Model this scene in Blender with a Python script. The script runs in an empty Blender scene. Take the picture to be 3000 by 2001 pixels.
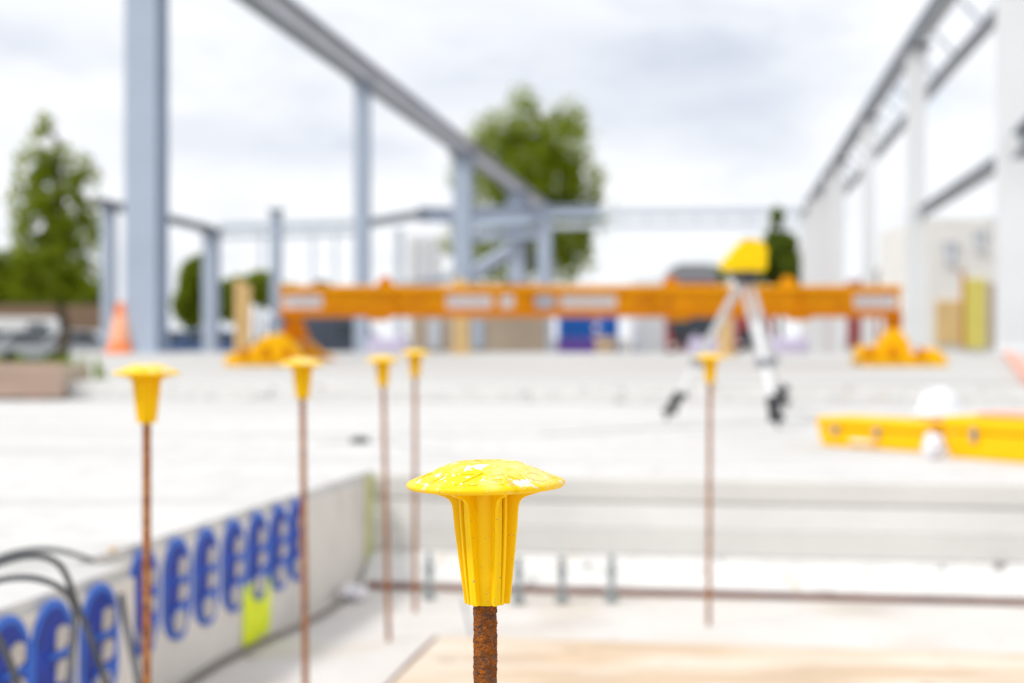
import bpy, bmesh, math, random
from mathutils import Vector, Matrix, noise
random.seed(7)
S = bpy.context.scene
COL = S.collection
# ---------------------------------------------------------------- camera
CAMZ = 0.445                       # eye height above the near slab (z = 0)
F = 50/36*2351                     # focal length in reference units (2351 wide)
cam_d = bpy.data.cameras.new('camera'); cam = bpy.data.objects.new('camera', cam_d); COL.objects.link(cam)
cam.location = (0, 0, CAMZ); cam.rotation_euler = (math.radians(90), 0, 0)
cam_d.lens = 50; cam_d.sensor_width = 36; cam_d.shift_y = -9/2351
cam_d.clip_start = 0.05; cam_d.clip_end = 2000
cam_d.dof.use_dof = True; cam_d.dof.focus_distance = 0.815; cam_d.dof.aperture_fstop = 5.7
S.camera = cam
# ---------------------------------------------------------------- world
SUN_EL, SUN_AZ = math.radians(52), math.radians(-115)   # azimuth measured from +Y towards +X
w = bpy.data.worlds.new('World'); S.world = w; w.use_nodes = True
nt = w.node_tree; nt.nodes.clear(); N = nt.nodes.new; L = nt.links.new
out = N('ShaderNodeOutputWorld'); bg = N('ShaderNodeBackground')
sky = N('ShaderNodeTexSky'); sky.sky_type = 'NISHITA'; sky.sun_disc = False
sky.sun_elevation = SUN_EL; sky.sun_rotation = SUN_AZ
tc = N('ShaderNodeTexCoord')
skys = N('ShaderNodeMix'); skys.data_type = 'RGBA'; skys.blend_type = 'MULTIPLY'; skys.inputs[0].default_value = 1
L(sky.outputs[0], skys.inputs[6]); skys.inputs[7].default_value = (0.14, 0.14, 0.14, 1)
mp = N('ShaderNodeMapping'); mp.inputs['Scale'].default_value = (1, 1, 2.6); L(tc.outputs['Generated'], mp.inputs[0])
n1 = N('ShaderNodeTexNoise'); n1.inputs['Scale'].default_value = 3.2; n1.inputs['Detail'].default_value = 6; n1.inputs['Distortion'].default_value = .5
L(mp.outputs[0], n1.inputs[0])
def wmath(op, a, b=None, c=None, clamp=False):
    m = N('ShaderNodeMath'); m.operation = op; m.use_clamp = clamp
    for i, v in enumerate((a, b, c)):
        if v is None: continue
        if isinstance(v, (int, float)): m.inputs[i].default_value = v
        else: L(v, m.inputs[i])
    return m.outputs[0]
def cloud_bank(direction, sx, sz, amount):
    """a darker bank of cloud standing in one direction of the sky"""
    d = N('ShaderNodeVectorMath'); d.operation = 'SUBTRACT'; L(tc.outputs['Generated'], d.inputs[0]); d.inputs[1].default_value = direction
    s = N('ShaderNodeVectorMath'); s.operation = 'MULTIPLY'; L(d.outputs[0], s.inputs[0]); s.inputs[1].default_value = (1/sx, 1/sx, 1/sz)
    nn = N('ShaderNodeVectorMath'); nn.operation = 'ADD'; L(s.outputs[0], nn.inputs[0])
    n = N('ShaderNodeTexNoise'); n.inputs['Scale'].default_value = 7; n.inputs['Detail'].default_value = 4; L(mp.outputs[0], n.inputs[0])
    sub = N('ShaderNodeVectorMath'); sub.operation = 'SUBTRACT'; L(n.outputs['Color'], sub.inputs[0]); sub.inputs[1].default_value = (.5, .5, .5)
    sc = N('ShaderNodeVectorMath'); sc.operation = 'SCALE'; L(sub.outputs[0], sc.inputs[0]); sc.inputs['Scale'].default_value = 2.2
    L(sc.outputs[0], nn.inputs[1])
    ln = N('ShaderNodeVectorMath'); ln.operation = 'LENGTH'; L(nn.outputs[0], ln.inputs[0])
    mr = N('ShaderNodeMapRange'); mr.interpolation_type = 'SMOOTHERSTEP'; L(ln.outputs['Value'], mr.inputs[0])
    mr.inputs[1].default_value = 1.5; mr.inputs[2].default_value = 0; mr.inputs[3].default_value = 0; mr.inputs[4].default_value = amount
    return mr.outputs[0]
banks = cloud_bank((-.175, .975, .135), .14, .030, .42)
banks = wmath('ADD', banks, cloud_bank((.165, .965, .175), .13, .048, .40))
banks = wmath('ADD', banks, cloud_bank((-.33, .92, .19), .12, .03, .2))
nz = wmath('MULTIPLY_ADD', n1.outputs[0], 2.2, -1.05, clamp=True)
dark = wmath('ADD', wmath('MULTIPLY', nz, .7), banks, clamp=True)
cmix = N('ShaderNodeMix'); cmix.data_type = 'RGBA'; L(dark, cmix.inputs[0])
cmix.inputs[6].default_value = (.80, .82, .85, 1); cmix.inputs[7].default_value = (.42, .47, .58, 1)
n3 = N('ShaderNodeTexNoise'); n3.inputs['Scale'].default_value = 11; n3.inputs['Detail'].default_value = 8; n3.inputs['Roughness'].default_value = .6; L(mp.outputs[0], n3.inputs[0])
L(wmath('ADD', dark, wmath('MULTIPLY_ADD', n3.outputs[0], 1.1, -.56, clamp=True), clamp=True), cmix.inputs[0])
n2 = N('ShaderNodeTexNoise'); n2.inputs['Scale'].default_value = 5; n2.inputs['Detail'].default_value = 5; L(mp.outputs[0], n2.inputs[0])
hole = wmath('MULTIPLY_ADD', n2.outputs[0], 5.0, -3.0, clamp=True)
hmix = N('ShaderNodeMix'); hmix.data_type = 'RGBA'; L(wmath('MULTIPLY', hole, .45), hmix.inputs[0])
L(cmix.outputs[2], hmix.inputs[6]); L(skys.outputs[2], hmix.inputs[7])
L(hmix.outputs[2], bg.inputs[0]); bg.inputs[1].default_value = 1.0; L(bg.outputs[0], out.inputs[0])
# ---------------------------------------------------------------- sun
sd = bpy.data.lights.new('sun', 'SUN'); sd.energy = 1.9; sd.angle = math.radians(11); sd.color = (1, .97, .92)
so = bpy.data.objects.new('sun', sd); COL.objects.link(so)
sv = Vector((math.sin(SUN_AZ)*math.cos(SUN_EL), math.cos(SUN_AZ)*math.cos(SUN_EL), math.sin(SUN_EL)))
so.rotation_euler = sv.to_track_quat('Z', 'Y').to_euler()
S.view_settings.view_transform = 'Standard'; S.view_settings.look = 'None'
S.view_settings.exposure = 0.37; S.view_settings.gamma = 1

# ================================================================ helpers
A = math.radians(8.2)
U = Vector((math.cos(A), -math.sin(A), 0)); V = Vector((math.sin(A), math.cos(A), 0))   # the hall's two axes
def W(px, py, Z): return Vector(((px-1175.5)/F*Z, Z, CAMZ-(py-775)/F*Z))
def new_obj(name, me, mat=None, parent=None):
    if mat and not me.materials: me.materials.append(mat)
    o = bpy.data.objects.new(name, me); COL.objects.link(o)
    if parent: o.parent = parent
    return o
def tag(o, label=None, cat=None, group=None, kind=None):
    for k, v in (('label', label), ('category', cat), ('group', group), ('kind', kind)):
        if v: o[k] = v
    return o
def empty(name, loc, label, cat, group=None, rz=0):
    o = bpy.data.objects.new(name, None); COL.objects.link(o); o.location = loc; o.rotation_euler = (0, 0, rz)
    o.empty_display_size = .1
    return tag(o, label, cat, group)
class MB:
    def __init__(s): s.b = bmesh.new()
    def box(s, c, size, rz=0, M=None):
        m = Matrix.Translation(c) @ Matrix.Rotation(rz, 4, 'Z') @ Matrix.Diagonal((size[0], size[1], size[2], 1))
        if M is not None: m = M @ m
        bmesh.ops.create_cube(s.b, size=1, matrix=m); return s
    def bar(s, p0, p1, wd, ht, up=Vector((0, 0, 1))):
        p0, p1 = Vector(p0), Vector(p1); d = p1-p0; y = d.normalized(); x = y.cross(up).normalized(); z = x.cross(y)
        m = Matrix((x, y, z)).transposed().to_4x4(); m.translation = (p0+p1)/2
        bmesh.ops.create_cube(s.b, size=1, matrix=m @ Matrix.Diagonal((wd, d.length, ht, 1))); return s
    def cyl(s, p0, p1, r0, r1=None, seg=16, caps=True):
        p0, p1 = Vector(p0), Vector(p1); d = p1-p0; r1 = r0 if r1 is None else r1
        m = d.to_track_quat('Z', 'Y').to_matrix().to_4x4(); m.translation = (p0+p1)/2
        bmesh.ops.create_cone(s.b, cap_ends=caps, segments=seg, radius1=r0, radius2=r1, depth=d.length, matrix=m); return s
    def lathe(s, prof, seg=48, M=None):
        rings = []
        for r, z in prof:
            if r < 1e-6: rings.append([s.b.verts.new((0, 0, z))])
            else: rings.append([s.b.verts.new((r*math.cos(2*math.pi*i/seg), r*math.sin(2*math.pi*i/seg), z)) for i in range(seg)])
        for a, b in zip(rings, rings[1:]):
            for i in range(seg):
                j = (i+1) % seg
                if len(a) == 1 and len(b) == 1: continue
                if len(a) == 1: s.b.faces.new((a[0], b[j], b[i]))
                elif len(b) == 1: s.b.faces.new((a[i], a[j], b[0]))
                else: s.b.faces.new((a[i], a[j], b[j], b[i]))
        if M is not None: bmesh.ops.transform(s.b, matrix=M, verts=[v for r in rings for v in r])
        return s
    def prism(s, pts, z0, z1, M=None):
        a = [s.b.verts.new((x, y, z0)) for x, y in pts]; b = [s.b.verts.new((x, y, z1)) for x, y in pts]; n = len(pts)
        s.b.faces.new(a[::-1]); s.b.faces.new(b)
        for i in range(n): s.b.faces.new((a[i], a[(i+1) % n], b[(i+1) % n], b[i]))
        if M is not None: bmesh.ops.transform(s.b, matrix=M, verts=a+b)
        return s
    def build(s, name, mat, parent=None, bevel=0, smooth=False, loc=None, seg=2):
        bmesh.ops.recalc_face_normals(s.b, faces=s.b.faces)
        me = bpy.data.meshes.new(name); s.b.to_mesh(me); s.b.free()
        if loc is not None: me.transform(Matrix.Translation(-Vector(loc)))
        if smooth:
            for p in me.polygons: p.use_smooth = True
        o = new_obj(name, me, mat, parent)
        if loc is not None: o.location = loc
        if bevel:
            m = o.modifiers.new('bevel', 'BEVEL'); m.width = bevel; m.segments = seg; m.limit_method = 'ANGLE'
        if smooth and bevel: pass
        return o
def copy_tree(o, parent=None):
    c = o.copy(); COL.objects.link(c); c.parent = parent
    for ch in [x for x in bpy.data.objects if x.parent == o and x != c]: copy_tree(ch, c)
    return c

# ---------------------------------------------------------------- materials
def mat(name, col, rough=.6, metal=0, var=.12, scale=4, bump=0, bscale=30, spec=.5, coat=0, trans=0):
    m = bpy.data.materials.new(name); m.use_nodes = True; t = m.node_tree; p = t.nodes['Principled BSDF']
    p.inputs['Roughness'].default_value = rough; p.inputs['Metallic'].default_value = metal
    p.inputs['Specular IOR Level'].default_value = spec; p.inputs['Coat Weight'].default_value = coat
    tcn = t.nodes.new('ShaderNodeTexCoord'); n = t.nodes.new('ShaderNodeTexNoise'); n.inputs['Scale'].default_value = scale; n.inputs['Detail'].default_value = 7
    n.inputs['Roughness'].default_value = .6
    t.links.new(tcn.outputs['Object'], n.inputs[0])
    r = t.nodes.new('ShaderNodeValToRGB'); r.color_ramp.elements[0].position = .3; r.color_ramp.elements[1].position = .72
    r.color_ramp.elements[0].color = (*[max(0, c*(1-var)) for c in col], 1); r.color_ramp.elements[1].color = (*[min(1, c*(1+var)) for c in col], 1)
    t.links.new(n.outputs[0], r.inputs[0]); t.links.new(r.outputs[0], p.inputs['Base Color'])
    if bump:
        bn = t.nodes.new('ShaderNodeTexNoise'); bn.inputs['Scale'].default_value = bscale; bn.inputs['Detail'].default_value = 8
        t.links.new(tcn.outputs['Object'], bn.inputs[0])
        b = t.nodes.new('ShaderNodeBump'); b.inputs['Strength'].default_value = bump; b.inputs['Distance'].default_value = .01
        t.links.new(bn.outputs[0], b.inputs['Height']); t.links.new(b.outputs[0], p.inputs['Normal'])
    m['_ramp'] = r.name
    return m
def overlay(m, col, scale, lo, hi, detail=6, vec='Object', stretch=(1, 1, 1), zmask=None, rough=None, w=0, dist=0):
    """lay blotches of a second colour (dirt, spatter, wear) over a material"""
    t = m.node_tree; p = t.nodes['Principled BSDF']; src = p.inputs['Base Color'].links[0].from_socket
    tcn = t.nodes.new('ShaderNodeTexCoord'); mpn = t.nodes.new('ShaderNodeMapping'); mpn.inputs['Scale'].default_value = stretch; mpn.inputs['Location'].default_value = (w, w*.7, w*1.3)
    t.links.new(tcn.outputs[vec], mpn.inputs[0])
    n = t.nodes.new('ShaderNodeTexNoise'); n.inputs['Scale'].default_value = scale; n.inputs['Detail'].default_value = detail; n.inputs['Distortion'].default_value = dist
    t.links.new(mpn.outputs[0], n.inputs[0])
    r = t.nodes.new('ShaderNodeMapRange'); r.inputs[1].default_value = lo; r.inputs[2].default_value = hi; t.links.new(n.outputs[0], r.inputs[0])
    fac = r.outputs[0]
    if zmask:
        sx = t.nodes.new('ShaderNodeSeparateXYZ'); t.links.new(tcn.outputs['Object'], sx.inputs[0])
        mz = t.nodes.new('ShaderNodeMapRange'); mz.inputs[1].default_value = zmask[0]; mz.inputs[2].default_value = zmask[1]; t.links.new(sx.outputs[2], mz.inputs[0])
        mm = t.nodes.new('ShaderNodeMath'); mm.operation = 'MULTIPLY'; t.links.new(fac, mm.inputs[0]); t.links.new(mz.outputs[0], mm.inputs[1]); fac = mm.outputs[0]
    mx = t.nodes.new('ShaderNodeMix'); mx.data_type = 'RGBA'; t.links.new(fac, mx.inputs[0]); t.links.new(src, mx.inputs[6]); mx.inputs[7].default_value = (*col, 1)
    t.links.new(mx.outputs[2], p.inputs['Base Color'])
    return fac
def mat_bump(m, fac, strength, dist=.001):
    t = m.node_tree; p = t.nodes['Principled BSDF']; b = t.nodes.new('ShaderNodeBump'); b.inputs['Strength'].default_value = strength; b.inputs['Distance'].default_value = dist
    if p.inputs['Normal'].links: t.links.new(p.inputs['Normal'].links[0].from_socket, b.inputs['Normal'])
    t.links.new(fac, b.inputs['Height']); t.links.new(b.outputs[0], p.inputs['Normal'])

M = {}
M['slab'] = mat('pale_concrete', (.64, .63, .615), .85, var=.05, scale=.8, bump=.3, bscale=60)
overlay(M['slab'], (.53, .515, .495), 9, .5, .75); overlay(M['slab'], (.48, .47, .45), 1.1, .50, .72, stretch=(.35, 2.2, 1)); overlay(M['slab'], (.22, .21, .2), 14, .70, .74)
M['slab2'] = mat('smooth_grey_concrete', (.53, .52, .50), .8, var=.07, scale=.5, bump=.2, bscale=40)
overlay(M['slab2'], (.40, .39, .37), .5, .52, .72, stretch=(.3, 1.6, 1))
M['wall'] = mat('precast_concrete', (.70, .66, .61), .85, var=.07, scale=3, bump=.3, bscale=80)
overlay(M['wall'], (.48, .45, .40), 3.0, .57, .75, stretch=(1, 1, .4))
M['lower'] = mat('grey_lower_concrete', (.66, .645, .62), .85, var=.06, scale=2.5, bump=.3, bscale=70)
M['backwall'] = mat('grey_precast_concrete', (.74, .73, .71), .85, var=.08, scale=2.5, bump=.3, bscale=70)
overlay(M['backwall'], (.57, .56, .54), 2, .5, .72, stretch=(.3, .3, 3)); overlay(M['backwall'], (.72, .71, .69), 2.4, .56, .7, stretch=(.5, .5, 2), w=5)
M['rough'] = mat('rough_cast_concrete', (.72, .71, .69), .95, var=.1, scale=14, bump=1, bscale=50)
overlay(M['rough'], (.22, .21, .21), 11, .63, .70); overlay(M['rough'], (.55, .40, .27), 7, .64, .72, w=4)
M['floor'] = mat('dusty_concrete_floor', (.67, .635, .60), .9, var=.06, scale=3, bump=.5, bscale=60)
overlay(M['floor'], (.60, .53, .45), 2.4, .50, .75); overlay(M['floor'], (.25, .22, .2), 16, .67, .72, w=2)
M['ply'] = mat('sandy_plywood', (.60, .45, .31), .8, var=.10, scale=5, bump=.2, bscale=60)
overlay(M['ply'], (.72, .62, .51), 3, .42, .62, stretch=(.6, 2, 1)); overlay(M['ply'], (.32, .22, .13), 9, .66, .74, stretch=(1, 2, 1))
M['yard'] = mat('yard_gravel', (.30, .28, .25), .95, var=.25, scale=2)
# yellow plastic: concrete spatter mostly on the upper side
Y = M['cap'] = mat('yellow_plastic', (.95, .61, 0), .42, var=.03, scale=40, bump=.06, bscale=400, spec=.2)
overlay(Y, (.93, .70, .22), 45, .47, .66, zmask=(-.001, .004), detail=5)
f1 = overlay(Y, (.84, .81, .74), 85, .60, .615, detail=9, zmask=(-.001, .004), w=1.37, dist=.4); mat_bump(Y, f1, .6, .0008)
f4 = overlay(Y, (.85, .82, .74), 170, .645, .66, detail=8, zmask=(-.001, .004), w=4.4, dist=.6); mat_bump(Y, f4, .5, .0006)
f2 = overlay(Y, (.82, .79, .72), 330, .655, .67, detail=3, zmask=(-.002, .003), w=2.1); mat_bump(Y, f2, .6, .0006)
f3 = overlay(Y, (.45, .36, .20), 560, .705, .715, detail=2, w=7); mat_bump(Y, f3, .8, .0006)
overlay(Y, (.82, .49, 0), 90, .60, .74, detail=5, w=3, stretch=(1, 1, .3))
R = M['rust'] = mat('rusted_steel', (.40, .135, .035), .9, var=.4, scale=200, bump=1, bscale=700, spec=.2)
overlay(R, (.66, .18, .012), 300, .48, .62, detail=7, dist=1); overlay(R, (.17, .10, .08), 300, .55, .61, detail=7, w=3, dist=1.5)
overlay(R, (.33, .20, .14), 250, .58, .68, w=9); overlay(R, (.70, .58, .42), 330, .72, .745, w=5, detail=3)
M['steel'] = mat('blue_grey_painted_steel', (.42, .485, .59), .5, var=.06, scale=.7)
M['steeldark'] = mat('grey_steel_flange', (.24, .27, .31), .55, var=.1, scale=1)
M['edgesteel'] = mat('grey_flange_paint', (.31, .35, .40), .5, var=.1, scale=.5)
M['warmsteel'] = mat('warm_grey_primer', (.52, .52, .56), .5, var=.1, scale=.5)
M['midsteel'] = mat('mid_grey_steel', (.44, .47, .51), .5, var=.15, scale=1)
M['rustl'] = mat('orange_rusted_steel', (.31, .115, .038), .9, var=.4, scale=30, spec=.2)
overlay(M['rustl'], (.22, .09, .05), 14, .5, .65); overlay(M['rustl'], (.42, .19, .07), 60, .5, .6, w=4)
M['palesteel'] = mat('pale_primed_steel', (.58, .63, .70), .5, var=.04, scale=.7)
M['white'] = mat('white_painted_steel', (.80, .81, .82), .45, var=.03, scale=.8)
M['doory'] = mat('yellow_door_paint', (.72, .62, .14), .7, var=.1, scale=3)
M['cream'] = mat('cream_render', (.82, .80, .76), .8, var=.05, scale=.8)
M['whitepaint'] = mat('white_paint', (.80, .80, .80), .5, var=.03, scale=2)
M['orange'] = mat('orange_enamel', (.80, .34, 0), .55, var=.12, scale=6, spec=.15)
overlay(M['orange'], (.60, .20, .01), 9, .55, .72)
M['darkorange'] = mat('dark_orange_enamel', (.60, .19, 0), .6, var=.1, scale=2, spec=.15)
M['yellow'] = mat('yellow_enamel', (.92, .50, 0), .5, var=.05, scale=4, spec=.15)
M['caseyellow'] = mat('yellow_case_plastic', (.94, .50, 0), .5, var=.03, scale=8, spec=.2)
M['lasery'] = mat('yellow_housing', (.95, .62, 0), .45, var=.03, scale=8, spec=.2)
M['black'] = mat('black_plastic', (.03, .03, .035), .5, var=.2, scale=20)
M['rubber'] = mat('black_rubber', (.075, .08, .09), .6, var=.2, scale=20)
M['alu'] = mat('brushed_aluminium', (.58, .58, .59), .35, metal=.3, var=.06, scale=20)
M['grey'] = mat('grey_plastic', (.25, .26, .28), .5, var=.1, scale=8)
M['conegl'] = mat('orange_cone_plastic', (.9, .24, .07), .6, var=.05, scale=5, spec=.2)
M['conew'] = mat('pale_reflective_sleeve', (.9, .42, .25), .6, var=.05, scale=5, spec=.2)
M['blue'] = mat('blue_pocket_plastic', (.012, .13, .60), .45, var=.15, scale=25)
M['darkblue'] = mat('deep_blue_plastic', (0, .03, .33), .6, var=.5, scale=25)
M['contblue'] = mat('blue_container_paint', (.0, .13, .52), .5, var=.06, scale=1)
M['brightblue'] = mat('bright_blue_paint', (.01, .16, .58), .5, var=.06, scale=1)
M['purple'] = mat('purple_paint', (.12, .05, .33), .5, var=.06, scale=1)
M['concretefill'] = mat('mortar_filling', (.52, .48, .44), .9, var=.12, scale=30)
M['timber'] = mat('pale_timber', (.72, .50, .22), .7, var=.1, scale=3)
M['tan'] = mat('tan_boards', (.45, .36, .27), .8, var=.1, scale=1)
M['formwork'] = mat('brown_form_boards', (.47, .34, .27), .85, var=.12, scale=1.5)
overlay(M['formwork'], (.36, .26, .20), 3, .5, .7, stretch=(.1, 1, 5))
M['neon'] = mat('neon_yellow_paint', (.78, .88, .005), .6, var=.12, scale=20)
M['palegreen'] = mat('yellow_green_paint', (.58, .58, .28), .7, var=.2, scale=20)
M['cablegrey'] = mat('dusty_cable', (.20, .17, .15), .8, var=.2, scale=20)
M['galv'] = mat('galvanised_steel', (.38, .42, .43), .4, metal=.5, var=.15, scale=60)
M['brownwood'] = mat('reddish_timber', (.20, .095, .075), .8, var=.3, scale=10)
M['redorange'] = mat('red_orange_board', (.76, .40, .31), .7, var=.1, scale=2)
M['red'] = mat('red_lorry_paint', (.33, .025, .02), .35, var=.08, scale=1, coat=.3)
M['glass'] = mat('dark_glass', (.03, .045, .06), .1, var=.05, scale=1)
M['tyre'] = mat('tyre_rubber', (.02, .02, .02), .8, var=.2, scale=5)
M['bag'] = mat('lilac_woven_bag', (.58, .52, .68), .8, var=.08, scale=6)
M['carsilver'] = mat('silver_car_paint', (.50, .53, .58), .35, var=.04, scale=1, coat=.3)
M['cardark'] = mat('dark_car_paint', (.06, .075, .11), .35, var=.1, scale=1, coat=.3)
M['carblue'] = mat('blue_car_paint', (.05, .12, .30), .35, var=.1, scale=1, coat=.3)
M['brick'] = mat('brown_brickwork', (.24, .155, .10), .9, var=.18, scale=6)
M['roof'] = mat('brown_roof_tiles', (.16, .12, .10), .9, var=.15, scale=3)
M['ceram'] = mat('white_helmet_plastic', (.86, .86, .89), .35, var=.02, scale=5)
M['paper'] = mat('crumpled_white_paper', (.78, .76, .80), .8, var=.05, scale=20)
M['bark'] = mat('bark', (.10, .075, .05), .95, var=.3, scale=8)
M['print'] = mat('grey_print', (.25, .26, .30), .6, var=.1, scale=20)
def leafmat(name, c):
    m = mat(name, c, .6, var=.45, scale=.55, spec=.25); t = m.node_tree; p = t.nodes['Principled BSDF']
    tr = t.nodes.new('ShaderNodeBsdfTranslucent'); ad = t.nodes.new('ShaderNodeMixShader'); ad.inputs[0].default_value = .52
    tr.inputs[0].default_value = (c[0]*2.0, c[1]*2.0, c[2]*.8, 1)
    t.links.new(p.outputs[0], ad.inputs[1]); t.links.new(tr.outputs[0], ad.inputs[2]); t.links.new(ad.outputs[0], t.nodes['Material Output'].inputs[0])
    return m
M['leaf'] = leafmat('olive_green_leaves', (.20, .245, .008)); M['leafdark'] = leafmat('dark_green_leaves', (.14, .19, .02))

# ================================================================ the ground and slabs
hp = -1.15+CAMZ
def sheet(name, pts, z, m):
    b = MB(); vs = [b.b.verts.new((x, y, z)) for x, y in pts]; b.b.faces.new(vs); return tag(b.build(name, m), kind='structure')
def uv(u, v, z=0): return U*u + V*v + Vector((0, 0, z))
PITZ = CAMZ-.80
# yard: a ring of ground round the pit so that nothing covers it
sheet('ground', [(-600, -40), (600, -40), (600, 900), (-600, 900)], hp, M['yard'])
# near slab (top z=0) - its outline follows the pit edge
def far_wall(Z): return Vector((-.459+.2*(Z-4.76), Z, 0))
def near_wall(Z): return Vector((-.753+.2*(Z-2.69), Z, 0))
c0 = far_wall(4.76)
VB = c0.dot(V)                                   # the back wall's line
right_end = uv(9, VB)
s1_far = 10.45
def slab_piece(name, pts, z0, z1, m, bevel=.006):
    b = MB(); b.prism([(p[0], p[1]) for p in pts], z0, z1); o = b.build(name, m, bevel=bevel); return tag(o, kind='structure')
back0 = c0; back_far_l = uv(-9, s1_far-.2); back_far_r = uv(9, s1_far-.2)
slab_piece('near_slab', [c0, right_end, back_far_r, back_far_l, uv(-9, VB)], -1.3, 0, M['slab'])
_n = Vector((-1, .2, 0)).normalized()
def _q(p): return (p.x, p.y)
slab_piece('near_slab', [_q(near_wall(.2)+_n*.0135), _q(near_wall(2.775)+_n*.0135), _q(far_wall(2.80)+_n*.0115), _q(c0+_n*.0115-V*.001), _q(uv(-9, VB-.001)), _q(uv(-9, 0))], -1.3, 0, M['slab'], bevel=0)
# far slab, one step up
FZ = CAMZ-.32
p_nl, p_fl = W(148, 0, 10.2), W(155, 0, 32.8)
p_nr = uv(5.6, 9.75); p_fr = W(2330, 0, 27.5)
nl = Vector((p_nl.x, p_nl.y, 0)); nl = nl + V*(9.75+.0-nl.dot(V))
slab_piece('far_slab', [nl, uv(9.5, 9.75), uv(9.5, 27), Vector((p_fr.x, p_fr.y, 0)), Vector((p_fl.x, p_fl.y+.3, 0))], -1.3, FZ, M['slab2'], bevel=.02)
# rough pale front band of the far slab (the edge strip)
b = MB(); b.box(uv((nl.dot(U)+9.5)/2, 9.72, (FZ-.004)/2), (9.5-nl.dot(U), .08, FZ-.006), -A)
tag(b.build('slab_edge_strip', M['rough'], bevel=.006), kind='structure')
# pit floor
slab_piece('pit_floor', [(-3, -3), (6, -3), (6, 4.9), (-3, 5.2)], -1.2, PITZ, M['floor'], bevel=0)

# pit walls --------------------------------------------------------
t = empty('pit_wall', c0, 'long grey concrete pit wall with a row of blue pockets along its face', 'concrete wall')
def wallseg(name, f, z0, z1, thick, zb, zt, parent, m):
    a, b_ = f(z0), f(z1); d = (b_-a).normalized(); n = Vector((-d.y, d.x, 0)) * 1
    if n.x > 0: n = -n
    pts = [a, b_, b_+n*thick, a+n*thick]; b = MB(); b.prism([(p.x, p.y) for p in pts], zb, zt)
    o = b.build(name, m, parent, bevel=.006); o.matrix_parent_inverse = parent.matrix_world.inverted() if False else Matrix.Translation(-parent.location); return o
wallseg('far_panel', far_wall, 2.60, 4.755, .012, PITZ-.1, -.022, t, M['wall'])
wallseg('near_panel', near_wall, .6, 2.78, .014, PITZ-.1, -.022, t, M['wall'])
def onwall(f, Z, z, off=0):
    d = Vector((.2, 1, 0)).normalized(); n = Vector((d.y, -d.x, 0)); p = f(Z); return Vector((p.x, p.y, z)) + n*off
wd = Vector((.2, 1, 0)).normalized(); wn = Vector((wd.y, -wd.x, 0))
def wallM(f, Z, z, off): # local x along the wall (away from camera), y up, z out of the wall
    m = Matrix((wd, Vector((0, 0, 1)), wn)).transposed().to_4x4(); m.translation = onwall(f, Z, z, off); return m
# yellowish strip at the far corner and neon spray mark
def rel(o, par): o.matrix_parent_inverse = Matrix.Translation(-par.location); return o
b = MB(); b.box((0, 0, 0), (.085, .78, .006), M=wallM(far_wall, 4.69, -.40, .004)); rel(b.build('painted_stripe', M['palegreen'], t), t)
b = MB(); rr = random.Random(3)
Mn = wallM(far_wall, 3.71, CAMZ-.715, .002)
pts = []
for i in range(48):
    a = 2*math.pi*i/48; ca, sa = math.cos(a), math.sin(a)
    r = 1/max(abs(ca)/.095, abs(sa)/.082)
    r *= 1+.06*noise.noise(Vector((ca*2.2, sa*2.2, 3)))*2
    x, y = r*ca, r*sa
    if y < -.05 and x > .0: y += .012
    if y < -.05 and x < 0: y -= .012
    pts.append((x, y))
b.prism(pts, 0, .003, Mn); o = rel(b.build('spray_mark', M['neon'], t), t); o['label'] = 'neon yellow green spray paint mark'
# back wall of the pit
t2 = empty('foundation_beam', uv(4, VB), 'long grey precast concrete beam along the back of the pit', 'concrete beam')
def boxuv(u0, u1, v0, v1, z0, z1, name, m, par=None, bevel=.005):
    b = MB(); b.box(uv((u0+u1)/2, (v0+v1)/2, (z0+z1)/2), (u1-u0, v1-v0, z1-z0), -A); o = b.build(name, m, par, bevel=bevel)
    return rel(o, par) if par else o
u0 = c0.dot(U)
boxuv(u0+.002, 9, VB-.040, VB-.001, CAMZ-.537, -.004, 'upper_band', M['lower'], t2, .015)
boxuv(u0+.002, 9, VB-.044, VB-.001, CAMZ-.618, CAMZ-.538, 'middle_band', M['backwall'], t2, .003)
boxuv(u0+.002, 9, VB-.050, VB-.003, CAMZ-.70, CAMZ-.619, 'lower_band', M['lower'], t2, .003)
# sloping rough footing with brown strip at the foot
b = MB(); mm = Matrix((V, Vector((0, 0, 1)), U)).transposed().to_4x4(); mm.translation = uv(0, 0, 0)
b.prism([(VB-.002, CAMZ-.702), (VB-.08, CAMZ-.702), (VB-.21, PITZ+.02), (VB-.21, PITZ-.05), (VB-.002, PITZ-.05)], u0+.002, 9, mm)
tb = b.build('concrete_footing', M['rough']); tag(tb, 'rough speckled white footing at the base of the back wall of the pit', 'footing')
bmod = tb.modifiers.new('d', 'BEVEL'); bmod.width = .01
o = boxuv(u0+.03, 9, VB-.235, VB-.213, PITZ+.001, PITZ+.020, 'timber_batten', M['brownwood']); tag(o, 'thin dark reddish batten along the foot of the white footing', 'batten')
# plywood sheet on the pit floor
q = [W(1010, 0, 3.80), W(2700, 0, 3.50), W(2700, 0, 1.0), W(300, 0, 1.4)]
k1 = W(1008, 1462, .78*F/687); k2 = W(900, 1568, .78*F/793); dd = (k2-k1).normalized()
pl = [(k1.x, k1.y), (k1.x+4*U.x, k1.y+4*U.y), (k1.x+4*U.x, -1), ((k1+dd*3.2).x, (k1+dd*3.2).y)]
b = MB(); b.prism(pl, PITZ+.001, PITZ+.022); tag(b.build('plywood_sheet', M['ply'], bevel=.002), 'sandy tan plywood sheet lying on the pit floor', 'plywood')
b = MB()
PLYEDGE = (k1, dd)
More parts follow.
